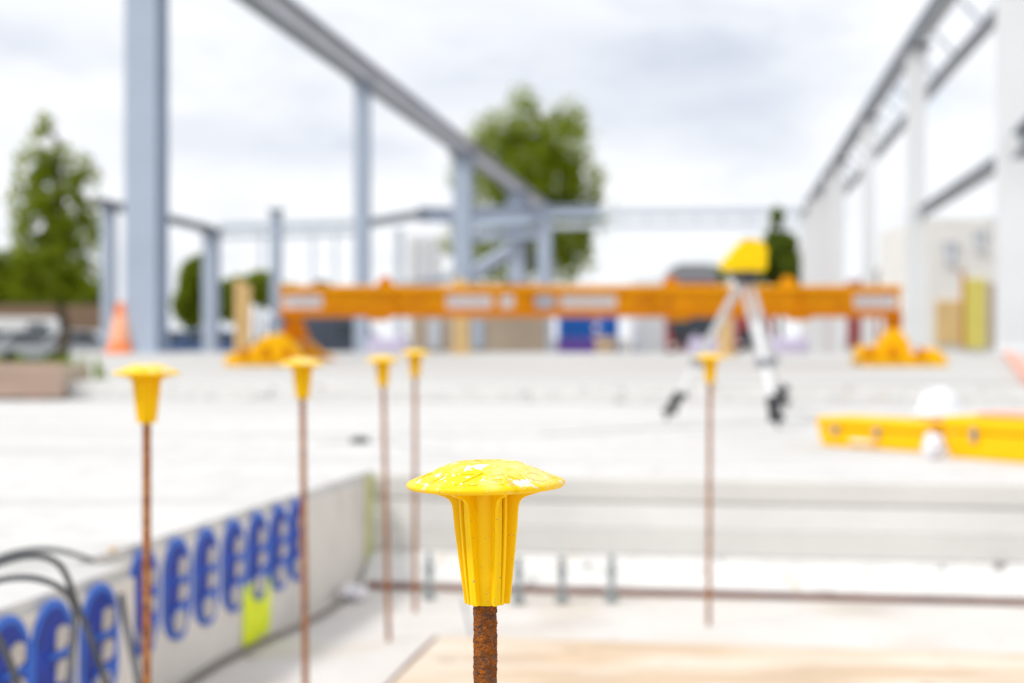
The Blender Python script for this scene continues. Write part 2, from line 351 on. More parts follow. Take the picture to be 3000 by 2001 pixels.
# cable along the foot of the wall
def tube(name, pts, r, m, label=None, cat=None, parent=None, res=8):
    cu = bpy.data.curves.new(name, 'CURVE'); cu.dimensions = '3D'; sp = cu.splines.new('NURBS'); sp.points.add(len(pts)-1)
    for q_, p in zip(sp.points, pts): q_.co = (*p, 1)
    sp.use_endpoint_u = True; sp.order_u = min(4, len(pts)); cu.bevel_depth = r; cu.bevel_resolution = 3; cu.resolution_u = res; cu.use_fill_caps = True
    tmp = bpy.data.objects.new(name, cu); COL.objects.link(tmp)
    me = bpy.data.meshes.new_from_object(tmp.evaluated_get(bpy.context.evaluated_depsgraph_get())); bpy.data.objects.remove(tmp)
    for p in me.polygons: p.use_smooth = True
    me.materials.clear(); o = new_obj(name, me, m, parent)
    if label: tag(o, label, cat)
    return o
tube('ply_gap_shade', [Vector(((k1+dd*t_).x-.012, (k1+dd*t_).y, PITZ+.010+.004*math.sin(t_*9))) for t_ in (-.02, .1, .25, .45, .7, 1.0, 1.5, 2.2)], .008, M['brownwood'], 'dark strip standing in for the shadow gap along the left edge of the plywood sheet', 'shadow line')  # dark brown tube added to draw the shadow line beside the plywood edge
tube('floor_cable', [onwall(far_wall, z_, PITZ+.012, .035+.03*math.sin(z_*5)) for z_ in (1.6, 2.2, 2.7, 3.1, 3.4, 3.7, 4.0, 4.25, 4.42)], .007, M['cablegrey'], 'dark cable lying along the foot of the blue pocketed wall', 'cable')

# blue cast-in pockets ----------------------------------------------
def stadium(w_, h_, n=10):
    r = w_/2; pts = []
    for i in range(n+1): a = math.pi*i/n; pts.append((r*math.cos(a), h_/2-r*1.0+r*1.15*math.sin(a)))
    for i in range(n+1): a = math.pi+math.pi*i/n; pts.append((r*math.cos(a), -h_/2+r+r*math.sin(a)))
    return pts
def ring(b, outer, inner, z0, z1):
    n = len(outer); vs = []
    for pts, z in ((outer, z0), (outer, z1), (inner, z1), (inner, z0)): vs.append([b.b.verts.new((x, y, z)) for x, y in pts])
    for a, c in ((0, 1), (1, 2), (2, 3)):
        for i in range(n): j = (i+1) % n; b.b.faces.new((vs[a][i], vs[a][j], vs[c][j], vs[c][i]))
def make_pocket():
    root = empty('wall_pocket', (0, 0, 0), None, 'wall pocket', 'blue oval pockets cast into the pit wall')
    b = MB(); ring(b, stadium(.146, .222), stadium(.120, .196), 0, .004); b.build('rim', M['blue'], root, bevel=.002)
    b = MB(); b.prism(stadium(.1195, .1955), .001, .003); b.build('back_plate', M['darkblue'], root)
    for y, h in ((.052, .042), (-.006, .040)):
        b = MB(); b.prism([(.004, -h/2), (.022, -h/2-.002), (.048, -h/2+.006), (.050, h/2-.008), (.026, h/2), (.006, h/2-.006)], .0031, .007, Matrix.Translation((0, y, 0))); b.build('mortar_pad', M['concretefill'], root, bevel=.003)
    for y in (.024, -.040): b = MB(); b.box((.014, y, .006), (.072, .009, .006)); b.build('cross_bar', M['blue'], root, bevel=.002)
    pp = [(.040*math.cos(a)+.004, .030*math.sin(a)-.068) for a in [2*math.pi*i/20 for i in range(20)]]
    b = MB(); b.prism(pp, .0031, .007); b.build('mortar_plug', M['concretefill'], root, bevel=.002)
    b = MB()
    tube('wire_loop', [Vector((.036*math.cos(a)+.004, .040*math.sin(a)-.072, .008)) for a in [2*math.pi*i/16 for i in range(17)]], .0022, M['blue'], parent=root)
    return root
pocket = make_pocket()
spots = [(near_wall, 2.170, 'leftmost blue pocket, at the frame edge beside the black cables'), (near_wall, 2.322, 'large blue pocket second from the left, left of the hanging black cables'), (near_wall, 2.465, 'blue pocket directly behind the crossing black cables'), (near_wall, 2.63, 'blue pocket right of the cables, last before the joint in the wall'),
         (far_wall, 3.07, 'blue pocket behind the nearest left rusty bar, first after the wall joint'), (far_wall, 3.234, 'first blue pocket to the right of the left rusty bar'), (far_wall, 3.395, 'second blue pocket to the right of the left rusty bar'),
         (far_wall, 3.56, 'third blue pocket right of the left rusty bar, up and left of the neon mark'), (far_wall, 3.718, 'blue pocket directly above the neon spray mark'), (far_wall, 3.871, 'blue pocket just right of and above the neon mark'), (far_wall, 4.01, 'smallest blue pocket, farthest along the wall behind the second bar')]
for i, (f, Z, lab) in enumerate(spots):
    o = pocket if i == 0 else copy_tree(pocket)
    o.matrix_world = wallM(f, Z, -.130, .001); o['label'] = lab

# black cables at the left -------------------------------------------
CB = 2.15
def cab(name, pp, lab, r=.0048):
    return tube(name, [W(x, y, z) for x, y, z in pp], r, M['rubber'], lab, 'cable')
cab('black_cable', [(-90, 1330, 2.3), (-20, 1285, 2.3), (40, 1265, 2.35), (110, 1258, 2.45), (170, 1270, 2.55), (212, 1287, 2.66)], 'topmost black cable arching over the white slab at the left edge', .0045)
cab('black_cable', [(-90, 1330, 2.1), (-20, 1298, 2.1), (50, 1275, 2.1), (110, 1276, 2.1), (145, 1300, 2.12), (162, 1345, 2.14), (180, 1400, 2.14), (215, 1480, 2.12), (245, 1570, 2.1), (270, 1660, 2.1)], 'middle black cable arching down the wall across a blue pocket')
cab('black_cable', [(-90, 1360, 2.05), (-20, 1334, 2.05), (45, 1322, 2.05), (100, 1330, 2.06), (150, 1352, 2.1), (172, 1385, 2.12), (172, 1450, 2.1), (160, 1540, 2.05), (150, 1640, 2.0)], 'lowest arching black cable that drops straight down between two blue pockets')
cab('black_cable', [(278, 1365, 2.68), (284, 1410, 2.66), (297, 1470, 2.6), (312, 1530, 2.55), (324, 1600, 2.5), (330, 1680, 2.5)], 'dark cable hanging from the joint in the wall, left of the rusty bar', .0065)
cab('black_cable', [(-60, 1400, 2.0), (-10, 1450, 2.0), (20, 1510, 2.0), (50, 1590, 2.0), (60, 1680, 2.0)], 'dark cable crossing the leftmost blue pocket at the bottom left corner', .0055)

# ================================================================ rebar and caps
RC = .046
def make_rebar(length, fine, seed):
    """ribbed bar with rust scale; top at z=0"""
    b = MB(); seg = 64 if fine else 20; r0 = .0067
    if fine: zs = [-.16*i/420 for i in range(421)] + [-.16-(length-.16)*i/30 for i in range(1, 31)]
    else: zs = [-length*i/int(length/.0035) for i in range(int(length/.0035)+1)]
    prev = None
    for z in zs:
        ringv = []
        for i in range(seg):
            a = 2*math.pi*i/seg; side = 1 if math.sin(a) > 0 else -1
            ph = (z + side*(.0035)*a*1.2)/.0085
            lug = max(0, math.cos(2*math.pi*ph))**2*abs(math.sin(a))**.5
            r = r0 + .00045*lug + .0003*max(0, 1-abs(math.sin(a))*6)
            if fine: r += .0005*noise.fractal(Vector((math.cos(a)*2.6, math.sin(a)*2.6, z*400+seed)), .8, 2.1, 5)
            ringv.append(b.b.verts.new((r*math.cos(a), r*math.sin(a), z)))
        if prev:
            for i in range(seg): j = (i+1) % seg; b.b.faces.new((prev[i], ringv[i], ringv[j], prev[j]))
        else: b.b.faces.new(ringv)
        prev = ringv
    o = b.build('rebar', M['rust'], smooth=True); return o
def text_mesh(s, size, depth):
    cu = bpy.data.curves.new('t', 'FONT'); cu.body = s; cu.size = size; cu.extrude = depth; cu.align_x = 'CENTER'; cu.resolution_u = 3
    tmp = bpy.data.objects.new('t', cu); COL.objects.link(tmp)
    me = bpy.data.meshes.new_from_object(tmp.evaluated_get(bpy.context.evaluated_depsgraph_get())); bpy.data.objects.remove(tmp); return me
TOPPROF = [(1.0, 0), (.995, .022), (.965, .045), (.90, .072), (.82, .103), (.70, .155), (.556, .218), (.46, .254), (.41, .268), (.375, .2745), (.34, .275), (.2, .279), (.0, .280)]
def make_cap(letters=True):
    root = empty('rebar_protector', (0, 0, 0), None, 'rebar protector', 'yellow mushroom caps on rusty bars')
    R_ = RC; b = MB()
    prof = [(0, -.085), (.3, -.085), (.55, -.082), (.80, -.062), (.93, -.048), (.975, -.038), (.993, -.018)] + TOPPROF
    b.lathe([(r*R_, z*R_) for r, z in prof], 128); b.build('cap_head', M['cap'], root, smooth=True)
    # sleeve: faceted tube with small straight ribs
    b = MB(); prof = [(.280, -.08), (.262, -.25), (.245, -.6), (.225, -1.1), (.208, -1.505), (.150, -1.508), (.150, -1.2), (.150, -.2), (0, -.2)]
    b.lathe([(r*R_, z*R_) for r, z in prof], 64)
    sl = b.build('cap_sleeve', M['cap'], root)
    for p in sl.data.polygons: p.use_smooth = True
    sl.data.polygons.foreach_set('use_smooth', [abs(p.normal.z) < .5 for p in sl.data.polygons])
    def fin(prof_out, ang, th, name, par):
        b = MB(); inner = [(.20, prof_out[-1][1]), (.20, prof_out[0][1])]
        pts = [(r*R_, z*R_) for r, z in prof_out+inner]
        mm = Matrix.Rotation(ang, 4, 'Z') @ Matrix.Rotation(math.radians(90), 4, 'X')
        b.prism(pts, -th/2, th/2, mm); return b.build(name, M['cap'], par, bevel=.0004)
    flare = [(.80, -.058), (.70, -.100), (.60, -.128), (.52, -.155), (.475, -.185), (.445, -.225), (.428, -.28), (.42, -.36), (.405, -.55), (.37, -.85), (.335, -1.15), (.292, -1.50)]
    straight = [(.385, -.07), (.375, -.4), (.345, -.85), (.315, -1.2), (.283, -1.497)]
    f0 = -90  # facing the camera
    for k in range(7): fin(flare, math.radians(f0-32+360/7*k), .0022, 'rib', sl)
    for k, a in enumerate((-60, 42, 95, 150, 200, 250, 30, -47)): fin(straight if k < 6 else [(r*.93, z) for r, z in straight[:-1]]+[(.272, -1.497)], math.radians(f0+a), .0018 if k < 6 else .003, 'rib', sl)
    if letters:
        def put(s, size, ang, r_, flat=False):
            me = text_mesh(s, size, .0002)
            bm = bmesh.new(); bm.from_mesh(me)
            if flat: m_ = Matrix.Translation((0, 0, .278*R_))
            else:
                slope = math.atan2((.218-.072), (.90-.556))
                zz = (.072+(.90-r_)*(.146/.344))*R_
                m_ = Matrix.Rotation(ang, 4, 'Z') @ Matrix.Translation((0, -r_*R_, zz)) @ Matrix.Rotation(slope, 4, 'X')
            bmesh.ops.transform(bm, matrix=m_, verts=bm.verts); tmp = bpy.data.meshes.new('embossed_letter'); bm.to_mesh(tmp); bm.free(); new_obj('embossed_letter', tmp, M['cap'], root)
        for s, a, sz in (('Z', -.26, .021), ('E', .16, .019), ('N', .52, .019), ('O', .92, .018), ('2', -.85, .016), ('S', -1.35, .015), ('E', 1.4, .015)): put(s, sz, a, .90)
        put('EC', .015, 0, 0, True)
    return root
cap0 = make_cap()
reb_f = make_rebar(.72, True, 5); reb_c = make_rebar(.95, False, 2)
bars = [ # px, py of rim, Z, rz deg, cap label, bar label, tilt
 (1115.5, 1110, .823, 0, 'large sharp yellow mushroom cap with white cement spatter, nearest the camera', 'thick rusty ribbed bar in sharp focus under the nearest yellow cap', .9),
 (337, 857, 1.98, 20, 'yellow mushroom cap on the leftmost rusty bar', 'leftmost rusty bar standing in front of the blue pocketed wall', 0),
 (694, 836, 2.83, -15, 'yellow mushroom cap second from the left, in front of the slab', 'second rusty bar from the left, crossing the last blue pocket', .6),
 (879, 827, 3.75, 40, 'yellow cap of the close pair of bars, the left and lower one', 'left bar of the close pair in the middle, leaning slightly', 1.2),
 (953, 812, 4.15, 70, 'yellow cap of the close pair of bars, the right and higher one', 'right bar of the close pair in the middle', 0),
 (1630, 822, 3.95, 10, 'yellow mushroom cap standing alone in front of the tripod', 'rusty bar standing alone at the right in front of the tripod', -.3)]
for i, (px, py, Z, rz, cl, bl, tilt) in enumerate(bars):
    c = cap0 if i == 0 else copy_tree(cap0)
    p = W(px, py, Z); c.location = p; c.rotation_euler = (0, math.radians(-1.0 if i == 0 else -tilt*.5), math.radians(rz)); c['label'] = cl
    rb = reb_f if i == 0 else (reb_c if i == 1 else reb_c.copy())
    if i > 1: COL.objects.link(rb)
    rb.location = p + Vector((0, 0, -.012)); ln = p.z-.012-PITZ
    base = .72 if i == 0 else .95
    rb.scale = (.88, .88, ln/base*1.002) if i else (1, 1, 1)
    rb.rotation_euler = (0, math.radians(-tilt), math.radians(0))
    if i == 0: rb.location.x -= .0006; rb.rotation_euler = (0, math.radians(-.2), math.radians(25))
    tag(rb, bl, 'rebar', 'rusty bars standing in the pit')
reb_c.data.materials[0] = M['rustl']
# anchor bolts --------------------------------------------------------
def make_bolt():
    root = empty('anchor_bolt', (0, 0, 0), None, 'anchor bolt', 'grey anchor bolts in the pit floor')
    prof = []; z = 0
    while z < .14: prof += [(.009, z), (.0105, z+.0015)]; z += .003
    b = MB(); b.lathe([(0, 0)]+prof+[(0, .142)], 16); b.build('threaded_rod', M['galv'], root)
    for z in (.012, .085): b = MB(); b.cyl((0, 0, z), (0, 0, z+.016), .018, seg=6); b.build('nut', M['galv'], root)
    b = MB(); b.cyl((0, 0, .006), (0, 0, .011), .024, seg=24); b.build('washer', M['galv'], root); return root
bolt = make_bolt()
for i, (px, lab) in enumerate(((985, 'grey anchor bolt just right of the close pair of bars'), (1190, 'grey anchor bolt showing right behind the nearest cap'), (1290, 'grey anchor bolt second from the right, in front of the white footing'), (1404, 'rightmost grey anchor bolt in front of the white footing'))):
    o = bolt if i == 0 else copy_tree(bolt); Z = .80*F/(1388-775-i*2+ (0 if i else -12)); p = W(px, 775, Z); o.location = (p.x, p.y, PITZ); o['label'] = lab
tube('thin_wire', [W(1062, 1372, 3.9), W(1068, 1400, 3.85), W(1078, 1435, 3.8), W(1088, 1475, 3.7), W(1094, 1498, 3.62)], .004, M['grey'], 'thin dark wire bent up behind the nearest rusty bar', 'wire')
def crumple(name, loc, s, m, label, cat, seed, sc=(1, 1, .6)):
    b = MB(); bmesh.ops.create_icosphere(b.b, subdivisions=3, radius=1)
    for v in b.b.verts: v.co *= 1+.35*noise.noise(v.co*1.7+Vector((seed, 0, 0)))+.12*noise.noise(v.co*5); v.co = Vector((v.co.x*sc[0], v.co.y*sc[1], v.co.z*sc[2]))*s
    o = b.build(name, m); o.location = loc; return tag(o, label, cat)
p = W(812, 0, 4.32); crumple('paper_cup', (p.x, p.y, PITZ+.026), .042, M['paper'], 'crumpled white paper lying at the foot of the pit wall', 'litter', 2)
p = W(258, 0, 2.95); crumple('yellow_offcut', (p.x, p.y, .006), .008, M['timber'], 'tiny yellow scrap on the edge of the slab', 'scrap', 4)
p = W(826, 0, 6.0); crumple('dark_clod', (p.x, p.y, .012), .035, M['black'], 'small dark lump on the white slab left of the paired bars', 'clod', 6, (1.2, .8, .4))
tube('slab_wire', [W(720, 1018, 5.98)+Vector((0, 0, .0)), W(800, 1012, 6.1), W(900, 1016, 6.02), W(960, 1032, 5.65), W(1040, 1040, 5.48)], .003, M['grey'], 'thin grey wire lying across the white slab behind the paired bars', 'wire')
tube('slab_wire', [W(1240, 1000, 6.45), W(1450, 985, 6.9), W(1700, 975, 7.25), W(1950, 962, 7.75), W(2110, 950, 8.3)], .003, M['grey'], 'thin grey wire crossing the slab towards the white helmet', 'wire')

# ================================================================ tripod and laser
TZ = 7.4
tp = empty('tripod', W(1715, 0, TZ)*1.0, 'aluminium survey tripod with black feet standing on the white slab', 'tripod'); tp.location.z = 0
head = W(1710, 634, TZ)
b = MB(); b.cyl(head+Vector((0, 0, -.012)), head+Vector((0, 0, .022)), .085, .075, 24); b.cyl(head+Vector((0, 0, -.05)), head+Vector((0, 0, -.012)), .04, .06, 16); rel(b.build('head_plate', M['black'], tp, bevel=.003), tp)
def gpt(px, py): Z = CAMZ*F/(py-775); return W(px, py, Z)
feet = [gpt(1788, 985), gpt(1526, 966), gpt(1806, 940)]
for k, ft in enumerate(feet):
    top = head + (ft-head).normalized()*.03; top.z = head.z-.02
    d = (ft-top); up = Vector((0, 0, 1)); side = d.cross(Vector((0, 0, 1))).normalized()
    if side.length < .1: side = Vector((1, 0, 0))
    mid = top+d*.60
    b = MB()
    for s in (-1, 1): b.bar(top+side*s*.026, mid+side*s*.024, .016, .022)
    b.bar(top+d*.02+side*-.03, top+d*.02+side*.03, .03, .03)
    leg = rel(b.build('leg', M['alu'] if k != 1 else M['alu'], tp, bevel=.002), tp)
    b = MB(); b.bar(top+d*.30, top+d*.93, .030, .018); rel(b.build('inner_tube', M['whitepaint'], leg), tp) if False else b.build('inner_tube', M['whitepaint'], leg, bevel=.002)
    b = MB(); b.bar(top+d*.575-side*.042, top+d*.575+side*.042, .045, .045); 
    b.build('clamp', M['grey'] if k else M['grey'], leg, bevel=.004)
    b = MB(); b.bar(top+d*.80-side*.0, top+d*.90, .052, .045); b.cyl(top+d*.89, ft, .020, .004, 10); b.box(top+d*.93+Vector((0, 0, 0)), (.075, .035, .035)); b.box(top+d*.83+Vector((.02, 0, .01)), (.06, .05, .03))
    b.build('foot', M['black'], leg, bevel=.003)
# laser level: slanted yellow housing
lz = empty('rotary_laser', head+Vector((0, 0, .022)), 'bright yellow slanted laser level on top of the tripod', 'laser level')
pf = [(-.125, .045), (-.122, .015), (-.09, .0), (.085, .0), (.103, .012), (.108, .115), (.090, .150), (.055, .165), (-.01, .165), (-.035, .150)]
b = MB(); b.prism(pf, -.07, .07, Matrix.Rotation(math.radians(90), 4, 'X')); b.build('housing', M['lasery'], lz, bevel=.010, seg=3)
b = MB(); b.cyl((.02, 0, .163), (.02, 0, .176), .045, .040, 20); b.build('turret', M['grey'], lz)
b = MB(); b.box((.02, -.0715, .06), (.09, .004, .05)); b.build('control_panel', M['lasery'], lz, bevel=.001)
b = MB(); b.cyl((0, 0, -.0), (0, 0, .004), .06, seg=20); b.build('base_ring', M['black'], lz)
# ================================================================ hard hat and cases
hh = gpt(2155, 957); h = empty('hard_hat', hh, 'white safety helmet lying on the slab behind the yellow cases', 'hard hat', rz=.5)
b = MB(); pr = []
for i in range(13): a = i/12*math.pi/2; pr.append((.112*math.cos(a), .03+.135*math.sin(a)))
b.lathe([(.105, .03)]+pr, 32, Matrix.Diagonal((1.12, .92, 1, 1))); b.build('shell', M['ceram'], h, smooth=True)
b = MB(); b.lathe([(.10, .030), (.145, .012), (.146, .016), (.112, .040)], 32, Matrix.Diagonal((1.12, .92, 1, 1))); b.build('brim', M['ceram'], h, smooth=True)
b = MB(); b.box((0, 0, .155), (.20, .03, .018)); b.build('crest', M['ceram'], h, bevel=.008)
b = MB(); b.lathe([(.09, .0), (.106, .0), (.106, .034), (.09, .034)], 24, Matrix.Diagonal((1.1, .9, 1, 1))); b.build('headband', M['black'], h)
def case(name, pA, pB, depth, ht, label, latches, handle, skew=.0, lidm=None, lidh=.35):
    a, b_ = pA, pB; d = (b_-a); Lh = d.length; x = d.normalized(); y = Vector((-x.y, x.x, 0)); mw = Matrix((x, y, Vector((0, 0, 1)))).transposed().to_4x4(); mw.translation = a
    root = empty(name, (0, 0, 0), label, 'tool case'); root.matrix_world = mw
    b = MB(); b.prism([(.03, 0), (Lh-.03, 0), (Lh, ht*.62), (0, ht*.62)], 0, depth, Matrix.Translation((0, depth, 0)) @ Matrix.Rotation(math.radians(90), 4, 'X')); b.build('tray', M['caseyellow'], root, bevel=.008)
    b = MB(); b.box((Lh/2, depth/2, ht*.62+.004+ht*.19), (Lh+.006, depth+.006, ht*.38)); b.build('lid', lidm or M['caseyellow'], root, bevel=.012)
    for lx in latches: b = MB(); b.box((lx, -.008, ht*.60), (.022, .012, ht*.34)); b.build('latch', M['grey'], root, bevel=.003)
    if handle is not None: tube('handle', [Vector((handle-.05, .004, ht*.22)), Vector((handle-.05, -.03, ht*.24)), Vector((handle-.03, -.045, ht*.26)), Vector((handle+.03, -.045, ht*.26)), Vector((handle+.05, -.03, ht*.24)), Vector((handle+.05, .004, ht*.22))], .007, M['whitepaint'], parent=root)
    return root
case('tool_case', gpt(1874, 1022), gpt(2130, 1040), .24, .115, 'low yellow tool case on the slab, the left one of two', (.10, .30), .24)
case('tool_case', gpt(2165, 1049), gpt(2520, 1078), .30, .150, 'larger yellow case with pinkish top, cut by the right frame edge', (.14, .42), None, lidm=None)
b = MB(); pA, pB = gpt(2165, 1049), gpt(2520, 1078); dv = (pB-pA).normalized(); nv = Vector((-dv.y, dv.x, 0)); b.bar(pA+nv*.16+dv*.10+Vector((0, 0, .163)), pA+nv*.16+dv*.62+Vector((0, 0, .163)), .20, .012)
o = b.build('red_board', M['redorange'], bevel=.002); tag(o, 'flat pinkish red board lying on top of the larger yellow case', 'board')
p = gpt(2140, 1052); crumple('plastic_wrap', (p.x, p.y-.03, .045), .055, M['paper'], 'crumpled white plastic wrap in front of the gap between the yellow cases', 'wrapping', 9, (.75, .6, .95))
p = gpt(2183, 1036); crumple('tape_roll', (p.x, p.y-.1, .065), .038, M['paper'], 'small white bundle hanging against the larger yellow case', 'bundle', 12, (1, .6, .8))

# ================================================================ spreader beam
def P2(px, py, Z=16.07): return W(px, py, Z)
sb = empty('lifting_beam', W(1355, 840, 16.07), 'long orange steel lifting beam with white labels, resting on two yellow feet', 'lifting beam')
BZ = 16.07
def bpx(name, x0, x1, y0, y1, Z, dep, m, par, bev=.008):
    a, c = W(x0, y0, Z), W(x1, y1, Z); b = MB(); b.box(((a.x+c.x)/2, Z+dep/2, (a.z+c.z)/2), (c.x-a.x, dep, abs(a.z-c.z))); o = b.build(name, m, par, bevel=bev)
    return rel(o, par) if par else o
bpx('top_flange', 640, 2072, 655, 668, BZ-.10, .24, M['orange'], sb)
bpx('web', 645, 2068, 666, 718, BZ, .05, M['orange'], sb)
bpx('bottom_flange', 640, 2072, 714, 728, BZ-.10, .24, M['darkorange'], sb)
for x in (905, 1215, 1500, 1840): bpx('stiffener', x, x+3, 668, 714, BZ-.05, .045, M['orange'], sb)
for x0, x1, m, pr in ((650, 742, 'whitepaint', 5), (1022, 1132, 'whitepaint', 6), (1146, 1182, 'whitepaint', 2), (1226, 1276, 'grey', 0), (1284, 1418, 'cream', 8), (1958, 2062, 'whitepaint', 5)):
    lab = bpx('label_plate', x0+3, x1-3, 677, 708, BZ-.012, .010, M[m] if m != 'grey' else M['steel'], sb, .002)
    if pr:
        b = MB(); stp = (x1-x0-16)/pr
        for k in range(pr): a = W(x0+8+stp*k, 0, BZ-.018); c = W(x0+8+stp*(k+.62), 0, BZ-.018); b.box(((a.x+c.x)/2, BZ-.014, W(0, 692, BZ).z), (c.x-a.x, .003, .055))
        b.build('print', M['steel'], lab).matrix_parent_inverse = Matrix.Translation(-sb.location) if False else Matrix.Identity(4)
for x in (885, 1540, 1808):
    b = MB(); c = W(x, 650, BZ); b.prism([(-.10, -.03), (.10, -.03), (.06, .05), (.03, .08), (-.03, .08), (-.06, .05)], -.02, .02, Matrix.Translation(c) @ Matrix.Rotation(math.radians(90), 4, 'X')); rel(b.build('lifting_lug', M['darkorange'] if x < 1700 else M['orange'], sb, bevel=.005), sb)
for x in (870, 1558, 1835):
    b = MB(); c = W(x, 730, BZ); b.prism([(-.16, .02), (-.09, -.035), (.09, -.035), (.16, .02)], -.06, .06, Matrix.Translation(c) @ Matrix.Rotation(math.radians(90), 4, 'X')); rel(b.build('clamp_shoe', M['orange'], sb, bevel=.005), sb)
def foot(cx, wl, wr, side):
    base = W(cx, 840, BZ)
    par = sb
    b = MB(); x0, x1 = (wl-cx)/F*BZ, (wr-cx)/F*BZ
    b.box((base.x+(x0+x1)/2, BZ+.1, FZ+.045), (x1-x0, .8, .09)); b.box((base.x+(x0+x1)/2, BZ-.28, FZ+.10), (x1-x0-.06, .03, .10)); ft = rel(b.build('foot_plate', M['yellow'], par, bevel=.01), par)
    return base, ft
base, ft = foot(2050, 1978, 2158, 1)
b = MB(); b.prism([(-.24, .09), (.20, .09), (.17, .26), (.06, .42), (-.05, .42), (-.15, .30)], -.12, .12, Matrix.Translation((base.x, BZ+.02, FZ)) @ Matrix.Rotation(math.radians(90), 4, 'X')); rel(b.build('foot_bracket', M['yellow'], sb, bevel=.02), sb)
b = MB(); a = W(2052, 720, BZ); b.box((a.x, BZ+.02, (a.z+FZ+.42)/2), (.17, .16, a.z-FZ-.42)); rel(b.build('leg', M['darkorange'], sb, bevel=.01), sb)
b = MB(); b.box((base.x-.30, BZ-.1, FZ+.16), (.28, .2, .14)); b.box((base.x+.43, BZ+.05, FZ+.13), (.16, .2, .14)); rel(b.build('foot_wedge', M['yellow'], sb, bevel=.02), sb)
base, ft = foot(640, 527, 700, -1)
b = MB(); b.prism([(-.36, .09), (.26, .09), (.20, .24), (.02, .37), (-.14, .34), (-.28, .22)], -.14, .14, Matrix.Translation((base.x+.02, BZ-.12, FZ)) @ Matrix.Rotation(math.radians(90), 4, 'X')); rel(b.build('foot_bracket', M['yellow'], sb, bevel=.02), sb)
b = MB(); b.bar(W(672, 725, BZ), W(690, 775, BZ)+Vector((0, .1, 0)), .16, .16, up=Vector((0, 1, 0))); rel(b.build('leg', M['darkorange'], sb, bevel=.01), sb)
b = MB(); b.prism([(-.1, 0), (.55, 0), (.30, .12), (.16, .25), (.0, .30)], -.15, .15, Matrix.Translation((W(690, 0, 21).x, 21, FZ)) @ Matrix.Rotation(math.radians(90), 4, 'X')); rel(b.build('rear_foot', M['orange'], sb, bevel=.02), sb)
b = MB(); b.bar(W(664, 760, BZ), W(705, 790, 20.9), .14, .14); rel(b.build('brace', M['darkorange'], sb, bevel=.01), sb)
for gx in (560, 610, 660, 1995, 2050, 2110):
    b = MB(); c = W(gx, 826, BZ-.34); b.prism([(-.07, 0), (.07, 0), (.05, .10), (-.01, .14)], -.015, .015, Matrix.Translation((c.x, BZ-.36, FZ+.09)) @ Matrix.Rotation(math.radians(90), 4, 'X')); rel(b.build('gusset', M['darkorange'], sb, bevel=.004), sb)
# ================================================================ other things on / round the slab
def stack(name, x0, x1, y0, y1, Z, layers, across, m, label, cat, piece, base=None):
    a, c = W(x0, y0, Z), W(x1, y1, Z); zb = GZ if base is None else base; h_ = a.z-zb; wd_ = c.x-a.x; rnd = random.Random(int(x0))
    root = empty(name, ((a.x+c.x)/2, Z, zb), label, cat, rz=rnd.uniform(-.03, .03)); lh = h_/layers
    for k in range(layers):
        for j in range(across):
            b = MB(); w_ = wd_*rnd.uniform(.92, 1); b.box((rnd.uniform(-.5, .5)*(wd_-w_), .35*j, lh*(k+.40)), (w_, .28, lh*.66)); b.build(piece, m, root, bevel=.01)
        if k < layers-1:
            for sx in (-.35, .35): b = MB(); b.box((wd_*sx, .17, lh*(k+.87)), (.08, .7, lh*.25)); b.build('spacer', M['timber'], root)
    return root
def thing_box(name, x0, x1, y0, y1, Z, dep, m, label, cat, rot=0, bevel=.01, base=None):
    a, c = W(x0, y0, Z), W(x1, y1, Z); zb = c.z if base is None else base
    b = MB(); b.box((0, dep/2, (a.z-zb)/2), (c.x-a.x, dep, a.z-zb)); o = b.build(name, m, bevel=bevel); o.location = ((a.x+c.x)/2, Z, zb); o.rotation_euler[2] = rot
    return tag(o, label, cat) if label else o
cn = empty('traffic_cone', W(278, 811, 29), 'orange traffic cone with pale sleeve at the foot of the big left column', 'traffic cone'); cn.location.z = FZ
cn.location = (W(278, 0, 29).x, 29, FZ)
b = MB(); b.box((0, 0, .02), (.60, .60, .04)); b.build('base', M['conegl'], cn, bevel=.01)
b = MB(); b.lathe([(.29, .04), (.235, .22), (.0, .22)], 24); b.build('lower_body', M['conegl'], cn, smooth=True)
b = MB(); b.lathe([(.24, .22), (.135, .80), (0, .80)], 24); b.build('sleeve', M['conew'], cn, smooth=True)
b = MB(); b.lathe([(.133, .80), (.075, 1.04), (0, 1.04)], 24); b.build('tip', M['conegl'], cn, smooth=True)
# brown formwork box at the left
fb = empty('formwork_box', (W(60, 0, 10.1).x, 10.1, 0), 'long low brown formwork box on the slab at the left edge', 'formwork')
a, c = W(-260, 0, 10.1), W(145, 0, 10.1); hgt = 80*10.1/F
b = MB()
for k in range(3): b.box(((a.x+c.x)/2, 10.1, .02+hgt*(k+.5)/3), (c.x-a.x, .035, hgt/3-.006))
rel(b.build('front_boards', M['formwork'], fb, bevel=.004), fb)
b = MB(); b.box(((a.x+c.x)/2, 10.45, .01+hgt/2), (c.x-a.x-.04, .66, hgt-.03)); rel(b.build('body', M['tan'], fb, bevel=.01), fb)
b = MB()
for x in (a.x+.3, (a.x+c.x)/2, c.x-.2): b.box((x, 10.12, .0098), (.14, .10, .0195))
rel(b.build('skid', M['brownwood'], fb, bevel=.003), fb)
